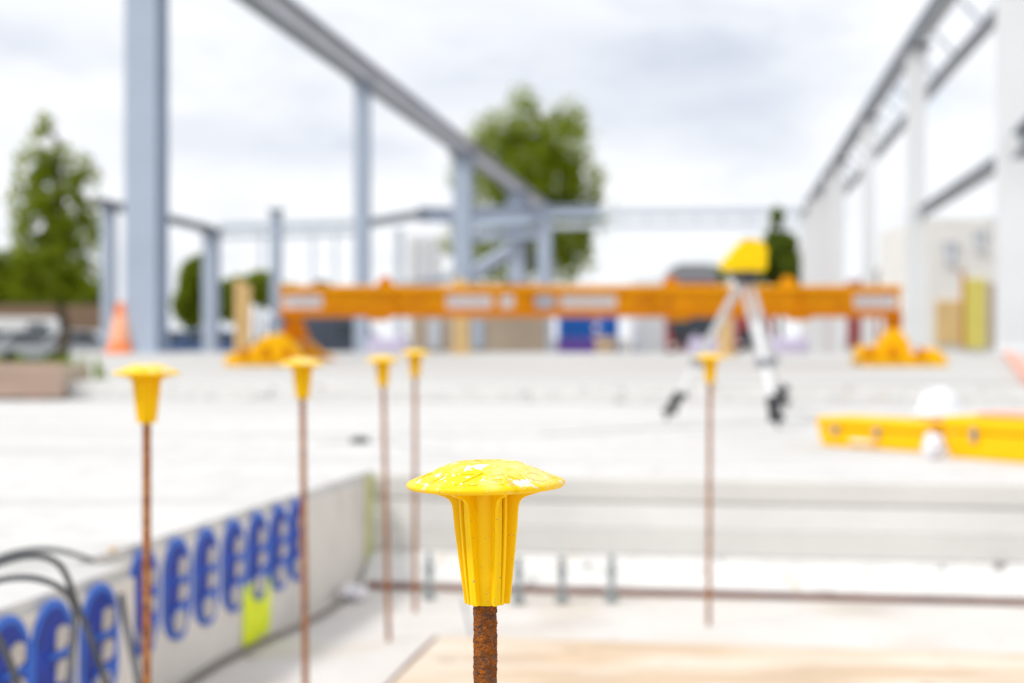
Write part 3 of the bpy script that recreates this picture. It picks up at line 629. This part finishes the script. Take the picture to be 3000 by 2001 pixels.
# weeds behind it
def weeds(name, px, Z, z0, n, ht, label, seed, wd_=.5):
    r = random.Random(seed); b = MB()
    for i in range(n):
        x, y = r.gauss(0, wd_/2.5), r.gauss(0, .15); hh_ = ht*r.uniform(.4, 1); a_ = r.uniform(0, 6.28); q = Vector((x, y, 0)); tpv = q+Vector((r.gauss(0, .1)*ht*2, r.gauss(0, .1), hh_)); sdv = Vector((math.cos(a_), math.sin(a_), 0))*.012
        m_ = (q+tpv)/2+Vector((0, 0, hh_*.1)); vs = [b.b.verts.new(v) for v in (q-sdv, q+sdv, m_+sdv*1.6, tpv, m_-sdv*1.6)]; b.b.faces.new(vs)
    me = bpy.data.meshes.new(name); b.b.to_mesh(me); b.b.free(); o = new_obj(name, me, M['leafdark']); o.location = (W(px, 0, Z).x, Z, z0); return tag(o, label, 'weed', kind='stuff' if wd_ > .5 else None)
weeds('weed_clump', 143, 10.9, 0, 60, .36, 'tall green weed at the right end of the brown formwork box', 3, .06)
weeds('weed_clump', -20, 10.95, 0, 200, .36, 'low green weeds growing behind the brown formwork box', 8, .9)
# timber posts
for px0, px1, y0, Z, lab in ((540, 574, 642, 18, 'yellowish upright timber post left of the lifting beam'), (1042, 1074, 636, 27, 'upright timber post behind the middle of the lifting beam'), (1650, 1680, 652, 24, 'upright timber post behind the left leg of the tripod')):
    p = empty('timber_post', (W((px0+px1)/2, 0, Z).x, Z, FZ), lab, 'timber post'); ww = (px1-px0)/F*Z; tt = W(0, y0, Z).z-FZ
    b = MB(); b.box((-ww*.26, 0, tt/2), (ww*.47, .12, tt)); b.build('plank', M['timber'], p, bevel=.005)
    b = MB(); b.box((ww*.26, .02, tt/2-.03), (ww*.47, .12, tt-.06)); b.build('plank', M['timber'], p, bevel=.005)
    b = MB(); b.box((0, -.0, .03), (ww*1.5, .4, .06)); b.build('foot_block', M['timber'], p, bevel=.005)
# red orange board on the slab at the right edge
a, c = W(2312, 815, .32*F/40), W(2380, 905, .32*F/112)
b = MB(); b.bar(Vector((a.x, a.y, FZ+.04)), Vector((c.x, c.y, FZ+.04)), .14, .08); tag(b.build('edge_board', M['redorange'], bevel=.01), 'faded red orange board running along the right edge of the slab', 'board')

# ================================================================ steel frame
GZ = hp
def hcol(name, px, Z, ytop, wpx, m, label, group, ztop=None, base=None, cap=True):
    p = W(px, 0, Z); zt = W(0, ytop, Z).z if ztop is None else ztop; wd_ = wpx/F*Z; base = GZ if base is None else base
    r = empty(name, (p.x, p.y, base), label, 'steel column', group, rz=-A); h_ = zt-base; tf = wd_*.07
    b = MB(); b.box((0, -wd_*.47, h_/2), (wd_, tf, h_)); b.build('front_flange', m, r, bevel=.01)
    b = MB(); b.box((0, wd_*.47, h_/2), (wd_, tf, h_)); b.build('rear_flange', m, r, bevel=.01)
    b = MB(); b.box((0, 0, h_/2), (wd_*.12, wd_*.86, h_)); b.build('web', m, r)
    if base > GZ+.01 or True: b = MB(); b.box((0, 0, .02), (wd_*1.5, wd_*1.5, .04)); b.build('base_plate', m, r, bevel=.005)
    if cap: b = MB(); b.box((0, 0, h_+.04), (wd_*1.5, wd_*1.7, .12)); b.build('cap_plate', M['steeldark'], r, bevel=.01)
    return r
def ibeam(name, p0, p1, dep, wid, m, label, group=None, mb=None):
    p0, p1 = Vector(p0), Vector(p1); r = empty(name, p0, label, 'steel beam', group)
    d = (p1-p0).normalized(); x = d.cross(Vector((0, 0, 1))).normalized(); up = x.cross(d)
    for nm, o_, w_, h_, mm_ in (('top_flange', dep*.47, wid, dep*.08, mb or m), ('web', 0, wid*.14, dep*.86, m), ('bottom_flange', -dep*.47, wid, dep*.08, mb or m)):
        b = MB(); b.bar(p0+up*o_, p1+up*o_, w_, h_); rel(b.build(nm, mm_, r), r)
    return r
# left row: equal bays, distance ~ 1/(offset to the vanishing point)
SL = 18.0; K = 18.0/.47e-3
lefts = [(337, 1.0/1310), (832, 1/815), (1063, 1/584), (1188, 1/459), (1250, 1/397)]
Hl = 610*(K/815)/F
ltop = []
labs = ['broad blue grey steel column at the left, nearest of its row', 'blue grey column second in the row, under the beam joint', 'blue grey column third in the row, in front of the big tree', 'blue grey column fourth in the row, right of the diagonal brace', 'farthest blue grey column of the left row']
wpx = [76, 32, 41, 38, 33]
for (px, k), lab, wp in zip(lefts, labs, wpx):
    Z = K*k; zt = CAMZ+Hl; r = hcol('steel_column', px, Z, 0, wp, M['steel'], lab, 'blue grey columns of the left row', ztop=zt-.35, base=FZ if Z < 32 else GZ)
    ltop.append(Vector((r.location.x, r.location.y, zt)))
lab2 = ['nearest span of the grey eaves beam, leaving the frame at the top', 'second span of the grey eaves beam, from the beam joint towards the tree', 'third span of the grey eaves beam, crossing the big tree', 'farthest short span of the grey eaves beam']
ext = ltop[0]+(ltop[0]-ltop[1])*.8
chain = [ext]+ltop
for i, (a, c) in enumerate(zip(chain[1:], chain[2:])):
    if i == 0: a = ext
    ibeam('eaves_beam', a, c-(c-a).normalized()*.06, .74, .50, M['warmsteel'], lab2[i], 'eaves beams of the left row', mb=M['edgesteel'])
# small splice bracket on second column
# diagonal braces and cross beams behind row
def beamW(name, x0, y0, Z0, x1, y1, Z1, dp, m, label, group=None): # dp depth in px
    return ibeam(name, W(x0, y0, Z0), W(x1, y1, Z1), dp/F*(Z0+Z1)/2, dp/F*(Z0+Z1)/2*.6, m, label, group)
beamW('cross_beam', 1040, 502, 84, 1262, 492, 82, 46, M['steel'], 'deep blue grey cross beam between the third and fifth columns, upper one')
beamW('cross_beam', 1042, 543, 83.5, 1245, 535, 82, 22, M['steel'], 'lower slimmer cross beam between the third and fifth columns')
beamW('cross_beam', 850, 512, 88, 968, 492, 84, 20, M['steeldark'], 'dark grey beam running from the second column up towards the third')
beamW('cross_beam', 960, 492, 84.5, 1040, 495, 84.5, 34, M['steel'], 'short blue grey cross beam just left of the third column')
beamW('diagonal_brace', 1080, 632, 68, 1172, 572, 80, 28, M['steel'], 'blue grey diagonal brace in front of the big tree')
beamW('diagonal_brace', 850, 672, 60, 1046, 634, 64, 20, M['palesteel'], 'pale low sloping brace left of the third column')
beamW('cross_beam', 1262, 486, 82, 1375, 484, 80, 26, M['steel'], 'blue grey beam stub crossing the right part of the big tree')
# pale columns between
hcol('steel_column', 916, 86, 525, 16, M['palesteel'], 'slim pale column between the second and third columns', None, cap=False)
# left outer frame
hcol('steel_column', 250, 40, 470, 26, M['steel'], 'narrow blue grey column left of the orange cone', 'columns of the outer left frame')
hcol('steel_column', 485, 48, 532, 32, M['steel'], 'blue grey column left of the yellowish timber post', 'columns of the outer left frame')
ibeam('eaves_beam', W(226, 464, 39.3), W(490, 528, 48.3), .22, .3, M['steeldark'], 'thin dark beam joining the two columns of the outer left frame')
hcol('steel_column', 634, 58, 486, 21, M['steel'], 'slim free standing column with dark top, left end of the lifting beam', None)
# far pale truss across
def truss(x0, x1, yA, yB, Z0, Z1, name, label, dp, n):
    r = empty(name, W(x0, yA, Z0), label, 'truss')
    for nm, o_ in (('top_chord', 0), ('bottom_chord', dp)):
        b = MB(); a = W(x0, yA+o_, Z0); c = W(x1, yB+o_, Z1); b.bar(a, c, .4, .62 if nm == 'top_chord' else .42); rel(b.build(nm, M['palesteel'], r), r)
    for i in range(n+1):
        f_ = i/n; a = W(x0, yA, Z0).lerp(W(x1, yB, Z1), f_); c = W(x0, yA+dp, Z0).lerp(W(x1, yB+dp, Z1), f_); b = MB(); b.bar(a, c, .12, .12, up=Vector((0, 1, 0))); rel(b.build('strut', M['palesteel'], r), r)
truss(505, 820, 521, 512, 117, 117, 'roof_truss', 'faint pale roof truss in the far left gap, above the low trees', 24, 8)
truss(1262, 1836, 489, 486, 117, 112, 'roof_truss', 'faint pale roof truss running right of the big tree', 30, 10)
for px, lab in ((600, 'thin pale far post left of the slim column'), (718, 'thin pale far post under the left truss'), (770, 'second thin pale far post under the left truss')):
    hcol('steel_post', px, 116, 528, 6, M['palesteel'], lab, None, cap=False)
# right row
SR = 13.6; KR = SR/.70e-3
rx = [(2326, 1/679, 66), (2103, 1/463, 40), (1994, 1/350, 27), (1928, 1/281, 22), (1883, 1/235, 20), (1850, 1/202, 20)]
Hr = (775-90)*(KR/463)/F; rtop = []
labs = ['broad white column at the right frame edge', 'tall white column second in the right row', 'white column third in the right row', 'white column fourth in the right row', 'white column fifth in the right row, narrow', 'farthest white column of the right row, beside the small tree']
for (px, k, wp), lab in zip(rx, labs):
    Z = KR*k; r = hcol('steel_column', px, Z, 0, wp, M['white'], lab, 'white columns of the right row', ztop=CAMZ+Hr-.3, base=GZ if Z > 30 else FZ-.0)
    rtop.append(Vector((r.location.x, r.location.y, CAMZ+Hr)))
ex = rtop[0]+(rtop[0]-rtop[1])*.5
labr = ['nearest span of the grey rail on the right row, at the top right corner', 'second span of the grey rail on the right row', 'third span of the grey rail on the right row', 'fourth short span of the rail on the right row', 'farthest span of the rail on the right row']
for i in range(5):
    a = rtop[i] if i else ex; c = rtop[i+1]
    dr = (c-a).normalized()
    ibeam('eaves_beam', a, c-dr*.06, .42, .40, M['steel'], labr[i], 'eaves beams of the right row', mb=M['midsteel'])
for px, lab in ((1866, 'slim white post between the fifth and farthest white columns'), (1905, 'slim white post between the fourth and fifth white columns')):
    hcol('steel_post', px, KR/(px-1647), 0, 20, M['white'], lab, None, ztop=CAMZ+Hr-.3, cap=False)
off = U*.9+Vector((0, 0, -.95))
labi = ['inner lower rail nearest the camera on the right row', 'inner lower rail of the second bay on the right row', 'inner lower rail of the third bay on the right row', 'inner lower rail of the fourth bay on the right row']
for i in range(4):
    a = rtop[i]+off; c = rtop[i+1]+off; dr = (c-a).normalized()
    if i == 0: a = ex+off
    rr_ = ibeam('crane_rail', a, c-dr*.06, .26, .26, M['steel'], labi[i], 'inner rails of the right row', mb=M['midsteel'])
    for j in range(5):
        q = a.lerp(c, (j+.5)/5); b = MB(); b.bar(q+Vector((0, 0, -.1)), q-off*.75, .08, .08); rel(b.build('bracket', M['palesteel'], rr_), rr_)
# mid-height rails
Zm = [KR/679, KR/463]
ibeam('side_rail', W(2345, 335, KR/679*.98), W(2420, 260, KR/679*.86), .5, .4, M['steeldark'], 'short dark beam end behind the broad white column at the right edge')
ibeam('side_rail', W(2296, 372, KR/650), W(2118, 486, KR/463), .26, .3, M['midsteel'], 'grey mid height rail between the two nearest white columns')

# ================================================================ background buildings and vehicles
def building(name, x0, x1, y0, Z, dep, m, label, windows=(), doors=(), roof=None, cat='building', base=None):
    base = GZ if base is None else base
    a, c = W(x0, y0, Z), W(x1, y0, Z); r = empty(name, ((a.x+c.x)/2, Z, base), label, cat); cx = (a.x+c.x)/2; h_ = a.z-base; wd_ = c.x-a.x
    b = MB(); b.box((0, dep/2, h_/2), (wd_, dep, h_)); b.build('wall', m, r, bevel=.02)
    for (wx0, wx1, wy0, wy1, mm_, nm) in list(windows)+list(doors):
        q0, q1 = W(wx0, wy0, Z), W(wx1, wy1, Z)
        b = MB(); b.box(((q0.x+q1.x)/2-cx, -.03, (q0.z+q1.z)/2-base), (q1.x-q0.x, .08, q0.z-q1.z)); o = b.build(nm, mm_, r, bevel=.01)
        if nm == 'window':
            b = MB(); zc = (q0.z+q1.z)/2-base; xc = (q0.x+q1.x)/2-cx; ww = q1.x-q0.x; hh_ = q0.z-q1.z
            b.box((xc, -.09, zc), (.06, .04, hh_)); b.box((xc, -.085, zc+hh_/2+.03), (ww+.1, .06, .06)); b.box((xc, -.085, zc-hh_/2-.03), (ww+.1, .06, .06)); b.build('frame', M['whitepaint'], o)
    if roof:
        b = MB(); b.prism([(-wd_/2-.3, 0), (wd_/2+.3, 0), (wd_/2-roof[1], roof[0]), (-wd_/2+roof[1], roof[0])], 0, dep+.4, Matrix.Translation((0, dep+.2, h_)) @ Matrix.Rotation(math.radians(90), 4, 'X')); b.build('roof', M['roof'], r)
    return r
building('brick_wall', -260, 236, 700, 66, .4, M['brick'], 'long brown brick wall behind the left tree', cat='brick wall')
building('site_cabin', 2128, 2420, 500, 46, 6, M['cream'], 'cream building behind the two nearest white columns', windows=[(2166, 2196, 556, 600, M['carsilver'], 'window'), (2236, 2262, 530, 570, M['carsilver'], 'window')],
         doors=[(2214, 2262, 640, 800, M['doory'], 'door'), (2148, 2206, 690, 790, M['timber'], 'shutter'), (2208, 2213, 620, 800, M['darkorange'], 'downpipe'), (2270, 2290, 650, 800, M['tan'], 'panel')])
building('white_tower_block', 936, 1004, 538, 190, 12, M['whitepaint'], 'distant white block seen between the second and third columns', windows=[(944+k*22, 956+k*22, 556+j*30, 576+j*30, M['carsilver'], 'window') for k in range(3) for j in range(3)])
building('grey_roofed_house', 690, 770, 668, 150, 10, M['cream'], 'low distant house with brown roof above the lifting beam', roof=(1.2, 2))
building('tan_hoarding', 945, 1255, 728, 46, .3, M['tan'], 'tan boarded hoarding behind the lifting beam and the third column', doors=[(1085, 1110, 735, 800, M['steel'], 'panel'), (985, 1010, 735, 800, M['palesteel'], 'panel')], cat='hoarding')
def container(name, x0, x1, y0, Z, m, label, strip=None, dep=3):
    a, c = W(x0, y0, Z), W(x1, y0, Z); r = empty(name, ((a.x+c.x)/2, Z, GZ), label, 'container'); wd_ = c.x-a.x; h_ = a.z-GZ
    zz = (W(0, 776, Z).z-GZ) if strip else 0
    b = MB(); n = 10; b.box((0, dep/2, (h_+zz)/2), (wd_, dep, h_-zz))
    for k in range(n): b.box((-wd_/2+wd_*(k+.5)/n, -.02, (h_+zz)/2), (wd_/n*.5, .05, (h_-zz)*.92))
    b.build('body', m, r, bevel=.01)
    if strip: b = MB(); b.box((0, dep/2, zz/2-.002), (wd_+.06, dep+.06, zz-.006)); b.build('skirt', strip, r)
    for s in (-.25, .25): b = MB(); b.cyl((wd_*s, -.07, .2+zz), (wd_*s, -.07, h_-.1), .03, seg=8); b.build('lock_rod', m, r)
    return r
container('storage_container', 1286, 1364, 726, 55, M['contblue'], 'deep blue container with purple skirt under the lifting beam', M['purple'])
container('storage_container', 1382, 1420, 726, 60, M['brightblue'], 'brighter blue narrow container right of the deep blue one', None)
container('storage_container', 1458, 1526, 640, 62, M['whitepaint'], 'white container left of the red lorry', None)
def lorry(x0, x1, ytop, Z, label, base=None):
    a, c = W(x0, ytop, Z), W(x1, ytop, Z); wd_ = c.x-a.x; r = empty('red_lorry', ((a.x+c.x)/2, Z, GZ), label, 'lorry'); h_ = a.z-GZ
    b = MB(); b.prism([(-wd_/2, .5), (wd_/2, .5), (wd_/2, h_*.80), (wd_/2*.93, h_*.80), (-wd_/2*.93, h_*.80), (-wd_/2, h_*.80)], 0, 2.2, Matrix.Translation((0, 2.2, 0)) @ Matrix.Rotation(math.radians(90), 4, 'X')); cab_ = b.build('cab', M['red'], r, bevel=.06)
    b = MB(); b.prism([(-wd_/2*.97, h_*.80), (wd_/2*.97, h_*.80), (wd_/2*.80, h_*.95), (wd_/2*.5, h_), (-wd_/2*.5, h_), (-wd_/2*.80, h_*.95)], 0, 1.9, Matrix.Translation((0, 2.1, 0)) @ Matrix.Rotation(math.radians(90), 4, 'X')); b.build('roof_fairing', M['grey'], r, bevel=.04)
    b = MB(); b.box((0, -.02, h_*.40), (wd_*.86, .06, h_*.28)); b.build('windscreen', M['glass'], r, bevel=.02)
    b = MB(); b.box((0, -.03, h_*.20), (wd_*.7, .05, h_*.10)); b.build('grille', M['black'], r, bevel=.02)
    for s in (-.38, .38): b = MB(); b.box((wd_*s, -.05, .75), (.35, .08, .2)); b.build('headlight', M['whitepaint'], r, bevel=.02)
    for s in (-.40, .40): b = MB(); b.cyl((wd_*s-.15, .9, .5), (wd_*s+.15, .9, .5), .5, seg=24); b.build('wheel', M['tyre'], r)
    b = MB(); b.box((0, 5, h_*.5), (wd_*.98, 5.4, h_*.75)); b.build('cargo_body', M['red'], r, bevel=.03)
    return r
lorry(1530, 1656, 604, 70, 'dark red lorry with grey roof behind the left side of the tripod')
lorry(2026, 2120, 603, 70, 'dark red lorry half hidden behind the second white column')
lorry(1690, 1775, 706, 90, 'low dark red lorry seen between the tripod legs under the beam')
def car(px, Z, m, label, ln=4.3, rz=0, van=False):
    p = W(px, 0, Z); r = empty('parked_van' if van else 'parked_car', (p.x, p.y, GZ), label, 'van' if van else 'car', rz=rz); H = 2.0 if van else 1.45
    if van: pf = [(-ln/2, .35), (ln/2, .35), (ln/2, .95), (ln/2-.5, 1.1), (ln/2-1.0, 1.85), (ln/2-1.3, H), (-ln/2+.05, H)]; wf = [(ln/2-.85, 1.1), (ln/2-1.15, 1.78), (ln/2-2.0, 1.78), (ln/2-2.0, 1.1)]
    else: pf = [(-ln/2, .3), (ln/2, .3), (ln/2, .7), (ln/2-.15, .82), (ln/2-1.15, .95), (ln/2-1.8, 1.42), (-ln/2+.9, 1.45), (-ln/2+.25, .98), (-ln/2, .9)]; wf = [(ln/2-1.35, .95), (ln/2-1.9, 1.35), (-ln/2+1.0, 1.37), (-ln/2+.5, .98)]
    rotx = Matrix.Rotation(math.radians(90), 4, 'X')
    b = MB(); b.prism(pf, -.85, .85, rotx); b.build('body', m, r, bevel=.06)
    b = MB(); b.prism(wf, -.865, .865, rotx); b.build('window', M['glass'], r, bevel=.02)
    for x in (-ln*.31, ln*.31):
        for s in (-1, 1): b = MB(); b.cyl((x, s*.68, .33), (x, s*.88, .33), .33, seg=20); b.build('wheel', M['tyre'], r)
    return r
tr_ = car(45, 61.5, M['whitepaint'], 'white van parked in front of the brick wall at the left', 5.2, van=True)
car(20, 57, M['cardark'], 'dark car parked low at the left frame edge', 4.2)
car(112, 56, M['carsilver'], 'silver car parked between the van and the tree trunk', 4.2, .2)
car(212, 55, M['carsilver'], 'silver car just left of the traffic cone', 3.9, .1)
car(425, 58, M['cardark'], 'dark car between the big column and the next column', 4.3)
car(520, 54, M['carblue'], 'blue car behind the yellowish timber post', 4.2)
car(755, 60, M['cardark'], 'dark van parked behind the left end of the lifting beam', 5, van=True)
def bulkbag(px, Z, label):
    p = W(px, 0, Z); r = empty('bulk_bag', (p.x, p.y, GZ), label, 'bulk bag')
    b = MB(); bmesh.ops.create_cube(b.b, size=1, matrix=Matrix.Translation((0, 0, .55)) @ Matrix.Diagonal((1.15, 1.1, 1.15, 1))); bmesh.ops.subdivide_edges(b.b, edges=b.b.edges[:], cuts=5, use_grid_fill=True)
    for v in b.b.verts: f_ = 1+.12*math.sin(max(0, min(1, v.co.z))*math.pi)+.06*noise.noise(v.co*2.5+Vector((px, 0, 0))); v.co.x *= f_; v.co.y *= f_; v.co.z += .08*noise.noise(v.co*3)*(v.co.z > .5)
    b.build('sack', M['bag'], r, smooth=True)
    for sx in (-.4, .4): tube('strap', [Vector((sx-.1, -.3, 1.1)), Vector((sx-.05, -.2, 1.35)), Vector((sx+.05, .1, 1.38)), Vector((sx+.1, .3, 1.1))], .03, M['bag'], parent=r)
bulkbag(892, 44, 'lilac white bulk bag behind the beam, right of the second column')
bulkbag(1810, 50, 'lilac white bulk bag right of the tripod below the beam')
bulkbag(1618, 58, 'lilac white bulk bag behind the lone yellow cap')
stack('timber_stack', 1372, 1412, 770, 800, 44, 6, 2, M['timber'], 'small pale timber stack in front of the blue containers', 'timber stack', 'plank')
for x0, x1, y0, Z, lab in ((985, 1035, 648, 72.2, 'short red steel stack showing above the beam left of the middle timber post'), (1085, 1240, 645, 74, 'long dark red steel stack showing above the middle of the lifting beam'), (1290, 1372, 648, 75, 'brownish red stack above the beam at the foot of the big tree')):
    stack('steel_stack', x0, x1, y0, 664, Z, 7, 2, M['red'], lab, 'steel stack', 'steel_beam')

# ================================================================ trees
def tree(name, px, Z, lobes, n, leaf, label, m, trunk_w=.3, seed=1, thr=-.12, clump=.5, cat='tree'):
    """lobes in metres relative to the base: (x, z, rx, rz)"""
    r = random.Random(seed); p = W(px, 0, Z); root = empty(name, (p.x, p.y, GZ), label, cat)
    vol = [a[2]**2*a[3] for a in lobes]; tot = sum(vol); verts = []; faces = []
    so_ = Vector((seed*3.1, 0, 0))
    while len(faces) < n:
        q = r.random()*tot; k = 0
        while q > vol[k]: q -= vol[k]; k += 1
        x, z, rx_, rz_ = lobes[k]
        d = Vector((r.gauss(0, 1), r.gauss(0, 1), r.gauss(0, 1))).normalized(); rad = r.random()**.42*(1 if r.random() < .86 else r.uniform(1, 1.22))
        c = Vector((x+d.x*rad*rx_, d.y*rad*rx_*.85, z+d.z*rad*rz_))
        nv = noise.noise(c*clump+so_)+.5*noise.noise(c*clump*2.3+so_)
        if nv < thr+.55*(rad-.75): continue
        s = leaf*r.uniform(.6, 1.3)
        nrm = (d+Vector((r.gauss(0, .7), r.gauss(0, .7), r.gauss(0, .7)+.5))).normalized(); t1 = nrm.orthogonal().normalized(); t1.rotate(Matrix.Rotation(r.uniform(0, 6.28), 3, nrm)); t2 = nrm.cross(t1)
        i0 = len(verts); verts += [c-t1*s, c+t2*s*.55, c+t1*s, c-t2*s*.55]; faces.append((i0, i0+1, i0+2, i0+3))
    me = bpy.data.meshes.new('crown'); me.from_pydata([tuple(v) for v in verts], [], faces); new_obj('crown', me, m, root)
    b = MB(); top = max(a[1] for a in lobes); prev = Vector((0, 0, 0)); rr0 = trunk_w
    for i in range(6):
        nx = Vector((r.gauss(0, trunk_w*.4), r.gauss(0, trunk_w*.4), top*(i+1)/6*.95)); b.cyl(prev, nx, rr0, rr0*.78, 10); prev = nx; rr0 *= .78
    tr = b.build('trunk', M['bark'], root, smooth=True)
    for x, z, rx_, rz_ in lobes:
        for _ in range(2):
            b = MB(); e = Vector((x+r.uniform(-.6, .6)*rx_, r.uniform(-.5, .5)*rx_, z+r.uniform(-.2, .6)*rz_)); s0 = Vector((0, 0, max(.8, z-rz_*r.uniform(.5, .9)))); b.cyl(s0, (s0+e)/2+Vector((0, 0, .2)), trunk_w*.35, trunk_w*.22, 7); b.cyl((s0+e)/2+Vector((0, 0, .2)), e, trunk_w*.22, trunk_w*.06, 7)
            b.build('limb', M['bark'], tr, smooth=True)
    return root
def lob(px0, Z, items): # items in picture units -> metres relative to the tree base
    return [((x-px0)/F*Z, (775-y)/F*Z+CAMZ-GZ, rx_/F*Z, rz_/F*Z) for x, y, rx_, rz_ in items]
Z = 52
tree('poplar_tree', 140, Z, lob(140, Z, [(100, 295, 32, 52), (103, 385, 76, 80), (110, 470, 96, 85), (188, 415, 48, 72), (205, 510, 36, 62), (120, 560, 112, 85), (150, 640, 98, 60), (40, 630, 90, 62), (-40, 620, 90, 70)]), 11500, .115, 'large green tree with a pointed crown at the left frame edge', M['leaf'], .24, 4, thr=-.05, clump=1.6)
Z = 125
tree('broadleaf_tree', 1250, Z, lob(1250, Z, [(1203, 250, 48, 60), (1308, 275, 52, 55), (1145, 310, 86, 62), (1250, 340, 118, 92), (1190, 420, 140, 95), (1315, 420, 84, 82), (1362, 490, 54, 62), (1250, 520, 125, 90), (1060, 400, 42, 55), (1300, 590, 75, 70), (1150, 590, 120, 75), (1050, 560, 45, 60), (1340, 540, 42, 55)]), 23000, .235, 'tall full green tree behind the far left columns, centre of the picture', M['leaf'], .6, 9, thr=-.16, clump=.8)
Z = 100
tree('broadleaf_tree', 1790, Z, lob(1790, Z, [(1788, 500, 20, 32), (1790, 560, 42, 50), (1800, 620, 50, 50), (1740, 640, 30, 30)]), 9000, .2, 'small dark tree behind the yellow laser, beside the farthest white columns', M['leafdark'], .25, 12, thr=-.2, clump=.5)
Z = 62
tree('broadleaf_tree', 445, Z, lob(445, Z, [(450, 640, 42, 50), (440, 700, 44, 55), (465, 610, 22, 30), (520, 690, 35, 50)]), 9000, .14, 'dense dark green bush right of the big left column', M['leaf'], .2, 15, thr=-.3, clump=.8)
Z = 95
tree('broadleaf_tree', 590, Z, lob(590, Z, [(600, 660, 50, 40), (660, 680, 50, 30), (540, 670, 40, 40)]), 6000, .2, 'pale green low tree behind the slim column', M['leaf'], .2, 18, thr=-.2, clump=.5)
Z = 160
tree('hedge_trees', 800, Z, lob(800, Z, [(700, 690, 60, 26), (780, 690, 70, 28), (860, 690, 60, 26), (620, 680, 50, 30)]), 8000, .3, 'low distant row of bushes above the left half of the lifting beam', M['leafdark'], .2, 21, thr=-.3, clump=.4)
tree('hedge_trees', 1620, 170, lob(1620, 170, [(1610, 700, 70, 60), (1640, 640, 40, 35)]), 6000, .3, 'distant pale tree behind the roof of the red lorry', M['leafdark'], .2, 23, thr=-.25, clump=.4)
tree('hedge_trees', -20, 75, lob(-20, 75, [(-20, 660, 90, 60), (80, 690, 90, 40), (190, 690, 60, 50)]), 9000, .2, 'low dark hedge mass behind the brick wall at the left', M['leafdark'], .2, 25, thr=-.35, clump=.6)
